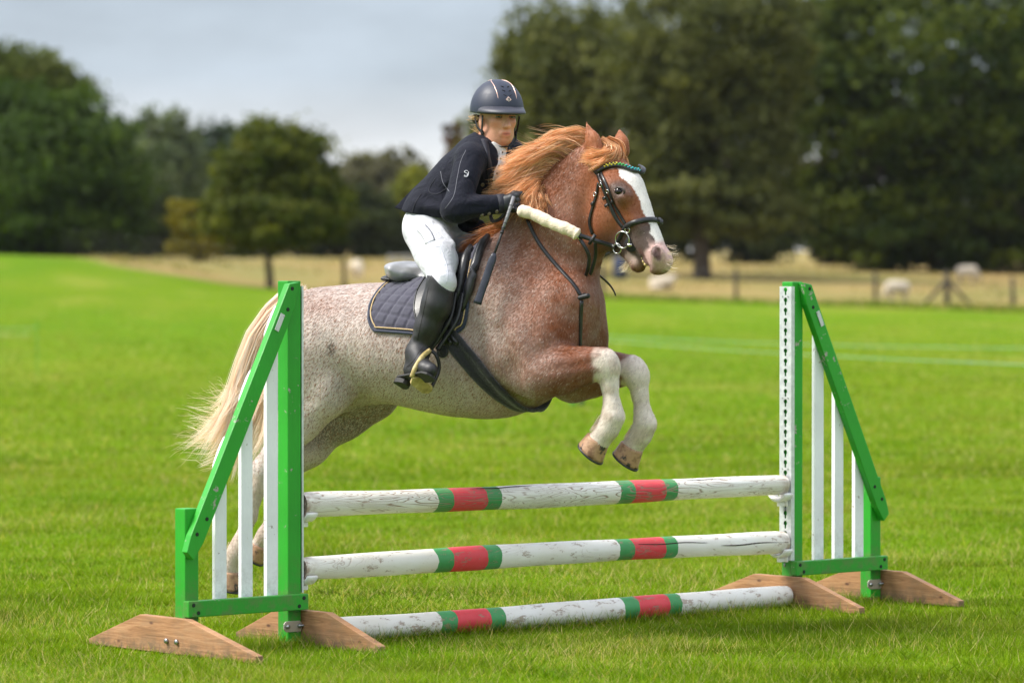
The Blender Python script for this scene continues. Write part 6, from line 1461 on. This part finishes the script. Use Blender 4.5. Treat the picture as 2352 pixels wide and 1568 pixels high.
# pulled folds
for a, b, r_ in ((P(958, 470, .17), P(1040, 486, .19), .010), (P(1030, 420, .15), P(1060, 380, .16), .009), (P(985, 445, .15), P(1030, 470, .17), .008), (P(1066, 420, .25), P(1040, 400, .2), .007), (P(1060, 470, .36), P(1100, 462, .30), .007), (P(1055, 490, .37), P(1110, 486, .29), .006), (P(1050, 455, .34), P(1080, 440, .28), .006)): s.seg(a, b, r_, r_ * .6, k=.03)
# open neck down to the first button, hem, hollow neck
s.chain([(PR(1143, 336, .0) + RFW * .04, .026, 1), (P(1154, 362, .0) + RFW * .05, .034, 1), (P(1148, 395, .02) + RFW * .05, .024, 1), (P(1138, 424, .03) + RFW * .06, .006, 1)], k=.012, op='-')
s.seg(P(1122, 320), P(1132, 296), .060, .062, k=.01, op='-')
h0, h1 = P(930, 487, .15), P(1060, 509, .15); dd = h1 - h0; nn = np.cross(dd, np.array((0, 1., 0))); nn = nn if nn[2] < 0 else -nn; s.cut(h0, nn, .004)
wd_ = wrN - elN; wd_ /= np.linalg.norm(wd_); 
V, F = s.build(.0068, 1); jk = rider.part('jacket', V, F, m_jack, True)
JT = BVHTree.FromPolygons([tuple(v) for v in V.tolist()], F.tolist())
def jline(name, pts, w, t_, m, n=30, lift=.0005, rnd=False):
    C_ = catmull(np.array(pts, float), n); q = [on_tree(JT, x, y, lift) for x, y in C_]; q = [a for a in q if a[0] is not None]
    if len(q) < 3: return None
    A_ = np.array([a[0] for a in q]); N_ = np.array([a[1] for a in q])
    return rider.part(name, *(tube(A_, w, 6) if rnd else strap(A_, N_, w, t_)), m, True, jk)
jline('lapel', [(1112, 322), (1118, 345), (1122, 370), (1126, 395), (1130, 425)], .030, .006, m_jlin)
jline('lapel', [(1166, 338), (1170, 352), (1168, 372), (1158, 398), (1142, 425)], .024, .006, m_jlin)
jline('seam', [(1070, 345), (1058, 372), (1050, 410), (1042, 450), (1022, 480)], .0009, 0, m_piping, rnd=True)
jline('seam', [(1012, 394), (1018, 420), (1032, 440)], .0012, 0, m_piping, rnd=True)
jline('seam', [(968, 445), (955, 465), (946, 490)], .0022, 0, m_jlin, rnd=True)
jline('seam', [(1000, 410), (985, 438), (1004, 446), (1030, 430)], .0018, 0, m_jlin, rnd=True)
# maker's mark on the sleeve
for pts in ([(1074.5, 393.5), (1070.5, 392), (1067, 394.5), (1069, 397.5), (1072.5, 398.5), (1073.5, 402), (1070, 404.5), (1066.5, 403)], [(1076, 395), (1075.5, 400), (1074.5, 403.5), (1070.5, 407), (1066, 405)]): jline('sleeve_logo', pts, .0030, .001, m_silver, 20, .0012)
for x, y in ((1107, 493), (1123, 490), (1141, 485), (1108, 424)):
    q = on_tree(JT, x, y, .002)
    if q[0] is not None: b = rider.part('button', *disc(q[0], q[1], .0085, .005, 14), m_btn, True, jk); rider.part('button_rim', *ring(q[0] + q[1] * .0025, .0062, .0012, q[1], n=14), mat('brass_rim', (.35, .30, .18), .35, Metallic=.8), True, b)
V, F = tube(np.array([wrN - wd_ * .022, wrN - wd_ * .006, wrN + wd_ * .012]), np.array([.0435, .0435, .042]), 20); rider.part('cuff', V, F, m_jlin, True, jk)
# vent flap flying up behind
fl_pts = [P(988, 412, .02), P(962, 436, .03), P(922, 478, .05), P(944, 484, .05), P(966, 462, .06), P(992, 432, .06)]
Vf = np.array([p + np.array((-.004, y_, .0)) for y_ in (-.06, .05) for p in fl_pts]); nf = 6
rider.part('coat_tail', Vf, [tuple(range(nf)), tuple(range(2 * nf - 1, nf - 1, -1))] + [(i, i + nf, (i + 1) % nf + nf, (i + 1) % nf) for i in range(nf)], m_jack, False, jk, bevel=.004)
V, F = Sdf().seg(P(1068, 512, .02), P(1100, 520, -.02), .034, .030, k=.02).ell(P(1085, 522, .0), (.05, .05, .025), k=.02).build(.005, 2); rider.part('jacket_front', V, F, m_jack, True, jk)

# --- breeches
m_bre = cloth_mat('white_breeches', (.58, .59, .63), .7, 20, .6, 1500, .03); m_grip = cloth_mat('silicone_knee_grip', (.42, .42, .45), .6, 60, .2)
s = Sdf(); s.ell(P(994, 514), (.112, .172, .112), k=.05)
for q in (lambda p: np.array(p), mirr):
    s.seg(q(hipN), q(P(1008, 600, .27)), .094, .076, k=.06).seg(q(P(1008, 600, .27)), q(kneeN + (0, 0, .01)), .076, .056, k=.04)
    s.seg(q(P(978, 528, .10)), q(P(992, 585, .20)), .078, .066, k=.06); s.seg(q(kneeN), q(P(1003, 700, .385)), .058, .045, k=.03)
for a, b, r_ in ((P(1010, 522, .19), P(1042, 560, .22), .006), (P(1042, 540, .05), P(1065, 530, -.04), .010)): s.seg(a, b, r_, r_, k=.03)
V, F = s.build(.0068, 1); bre = rider.part('breeches', V, F, m_bre, True)
BT = BVHTree.FromPolygons([tuple(v) for v in V.tolist()], F.tolist())
def bline(name, pts, w, m, n=30):
    q = [on_tree(BT, x, y, .0004) for x, y in catmull(np.array(pts, float), n)]; q = [a[0] for a in q if a[0] is not None]
    if len(q) > 3: rider.part(name, *tube(np.array(q), w, 5), m, True, bre)
m_seam = cloth_mat('breeches_seam', (.50, .51, .56), .8, 60, .1)
bline('seam', [(992, 508), (1000, 535), (1010, 560), (1020, 590), (1028, 620), (1026, 650)], .0013, m_seam); bline('seam', [(962, 548), (975, 566), (990, 568), (1010, 566)], .0013, m_seam); bline('seam', [(945, 512), (952, 535), (962, 550)], .0013, m_seam)
q = [on_tree(BT, x, y, .004) for x, y in catmull(np.array([(966, 522), (976, 532), (984, 545), (988, 556)], float), 8)]; q = [a for a in q if a[0] is not None]
if len(q) > 3: rider.part('thigh_pocket', *sweep(np.array([a[0] for a in q]), np.array([a[1] for a in q]), [(-.024, -.006), (-.016, .0005), (.016, .0005), (.024, -.006)]), m_bre, True, bre)

# --- boots
m_boot = leather_mat('black_boot_leather', (.014, .014, .015), .50, 240); m_sole = mat('boot_sole', (.020, .019, .018), .7)
for nm, q in (('n', lambda p: np.array(p)), ('f', mirr)):
    s = Sdf()
    s.chain([(q(kneeN + (.0, 0, .02)), .066, 1), (q(P(1003, 700, .385)), .062, 1), (q(P(982, 752, .39)), .053, 1), (q(P(966, 795, .39)), .043, 1), (q(ankN), .045, 1)], k=.03)
    s.seg(q(ankN), q(heelN + (.03, 0, .02)), .042, .033, k=.03); s.seg(q(heelN + (.03, 0, .015)), q(toeN), .034, .032, 1, .9, k=.03); s.seg(q(ankN), q(toeN + (-.04, .02, .010)), .038, .030, k=.03)
    for a, b in (((950, 786, .42), (978, 792, .40)), ((946, 800, .42), (974, 806, .41)), ((958, 772, .43), (984, 776, .40))): s.seg(q(P(*a)), q(P(*b)), .008, .008, k=.02)
    tA, tB = q(P(990, 622, .41)), q(P(1036, 662, .37)); e1 = tB - tA; n3 = np.cross(e1, np.array((0, 1., 0))); n3 = n3 if n3[2] > 0 else -n3
    s.cut(tA, n3, .004); s.seg(q(kneeN + (.0, 0, .06)), q(kneeN + (-.005, 0, -.01)), .0595, .0585, k=.004, op='-')
    V, F = s.build(.005, 1); bt = rider.part('boot', V, F, m_boot, True)
    # sole and heel
    hb_, tb_ = q(heelN), q(toeN); ax_ = tb_ - hb_; L_ = np.linalg.norm(ax_); ax_ /= L_; dn = np.array((.05, -.62 if nm == 'n' else .62, -.78)); dn -= ax_ * (dn @ ax_); dn /= np.linalg.norm(dn); la = np.cross(ax_, dn)
    def plate(a0, a1, w0, w1, d0, d1):
        po = [(a0, -w0 * .8), (a0 + .02, -w0), (a1 - .03, -w1), (a1 - .005, -w1 * .6), (a1, 0), (a1 - .005, w1 * .6), (a1 - .03, w1), (a0 + .02, w0), (a0, w0 * .8)]; n9 = len(po)
        return np.array([hb_ + ax_ * a + la * b + dn * c_ for c_ in (d0, d1) for a, b in po]), [tuple(range(n9)), tuple(range(2 * n9 - 1, n9 - 1, -1))] + [(i, i + n9, (i + 1) % n9 + n9, (i + 1) % n9) for i in range(n9)]
    rider.part('sole', *plate(-.022, L_ + .036, .034, .038, .026, .036), m_sole, False, bt, bevel=.002); rider.part('heel', *plate(-.026, .052, .034, .030, .0365, .060), m_sole, False, bt, bevel=.003)
    if nm == 'n':
        B2 = BVHTree.FromPolygons([tuple(v) for v in V.tolist()], F.tolist())
        for pts in ([(984, 660), (976, 700), (966, 745), (958, 780)], [(1032, 675), (1012, 720), (990, 765), (982, 790)], [(975, 790), (962, 808), (952, 826), (934, 842)], [(934, 845), (945, 838), (955, 846)]):
            qq = [on_tree(B2, x, y, .0003) for x, y in catmull(np.array(pts, float), 20)]; qq = [a[0] for a in qq if a[0] is not None]
            if len(qq) > 3: rider.part('seam', *tube(np.array(qq), .0014, 5), m_sole, True, bt)

# --- gloved hands closed on the reins, the near one also on the whip
m_glove = leather_mat('black_glove', (.012, .014, .018), .5, 300)
def glove(wr, kn, sg):
    s = Sdf(); f = kn - wr; f /= np.linalg.norm(f); up = np.array((0, 0, 1.)); lt = np.cross(f, up); lt /= np.linalg.norm(lt); lt = lt * (1 if lt[1] < 0 else -1) * sg; up = np.cross(lt, f) if np.cross(lt, f)[2] > 0 else -np.cross(lt, f)
    s.seg(wr - f * .01, wr + f * .02, .031, .031, k=.01)
    s.seg(wr + f * .02 + up * .012, kn + up * .020, .022, .020, k=.02); s.seg(wr + f * .02 - up * .012, kn - up * .024, .022, .019, k=.02)
    for i, (o_, l_) in enumerate(((.030, .034), (.010, .038), (-.011, .036), (-.031, .029))):
        k0 = kn + up * o_; k1 = k0 + f * l_ * .62 - lt * .012; k2 = k1 - lt * .030 - f * .012; k3 = k2 - f * .026 + lt * .004
        s.chain([(k0, .0115, 1), (k1, .0108, 1), (k2, .0100, 1), (k3, .0092, 1)], k=.005)
    t0 = wr + f * .025 + up * .022 - lt * .008; t1 = t0 + f * .030 + up * .018 - lt * .010; t2 = t1 + f * .028 - up * .002 - lt * .012
    s.chain([(t0, .015, 1), (t1, .0125, 1), (t2, .0105, 1)], k=.008)
    return s.build(.0032, 1)
V, F = glove(wrN, hkN, 1); rider.part('glove', V, F, m_glove, True); V, F = glove(wrF, hkF, -1); rider.part('glove', V, F, m_glove, True)

# --- whip
m_whip = mat('whip_grip', (.20, .20, .21), .5); m_whipb = leather_mat('whip_leather', (.012, .015, .026), .35, 200)
WH = Thing('riding_whip', 'short black riding whip with a padded flap hanging from the near hand', 'whip', HF, tuple(P(1096, 700, .37)))
w0, w1, w2, w3, w4 = P(1180, 452, .215), P(1166, 495, .25), P(1148, 548, .29), P(1135, 584, .32), P(1096, 698, .37)
WH.part('grip', *tube(np.array([w0, (w0 + w1) / 2, w1, w2 * .6 + w1 * .4]), np.array([.0085, .0075, .0072, .0068]), 10), m_whip, True)
dwh = w4 - w0; dwh /= np.linalg.norm(dwh)
for i in range(7):
    c_ = w0 + (w2 - w0) * (.22 + .105 * i); WH.part('grip_binding', *tube(np.array([c_ - dwh * .0018 + (0, 0, .003), c_ + dwh * .0018 - (0, 0, .003)]), .0083, 10), m_rubber, True)
WH.part('shaft', *tube(np.array([w2 * .62 + w1 * .38, w2, w3]), np.array([.0062, .0055, .0055]), 8), m_rubber, True)
PW_ = catmull([w3 + (w3 - w4) * .02, w3 * .7 + w4 * .3, w3 * .3 + w4 * .7, w4], 16); WH.part('flap', *sweep(PW_, np.array((.25, -1, .1)), np.array([[(-a, -.003), (-a, .003), (-a * .7, .006), (a * .7, .006), (a, .003), (a, -.003)] for a in np.concatenate(([.008, .013], np.full(12, .0165), [.018, .0185]))])), m_whipb, True)
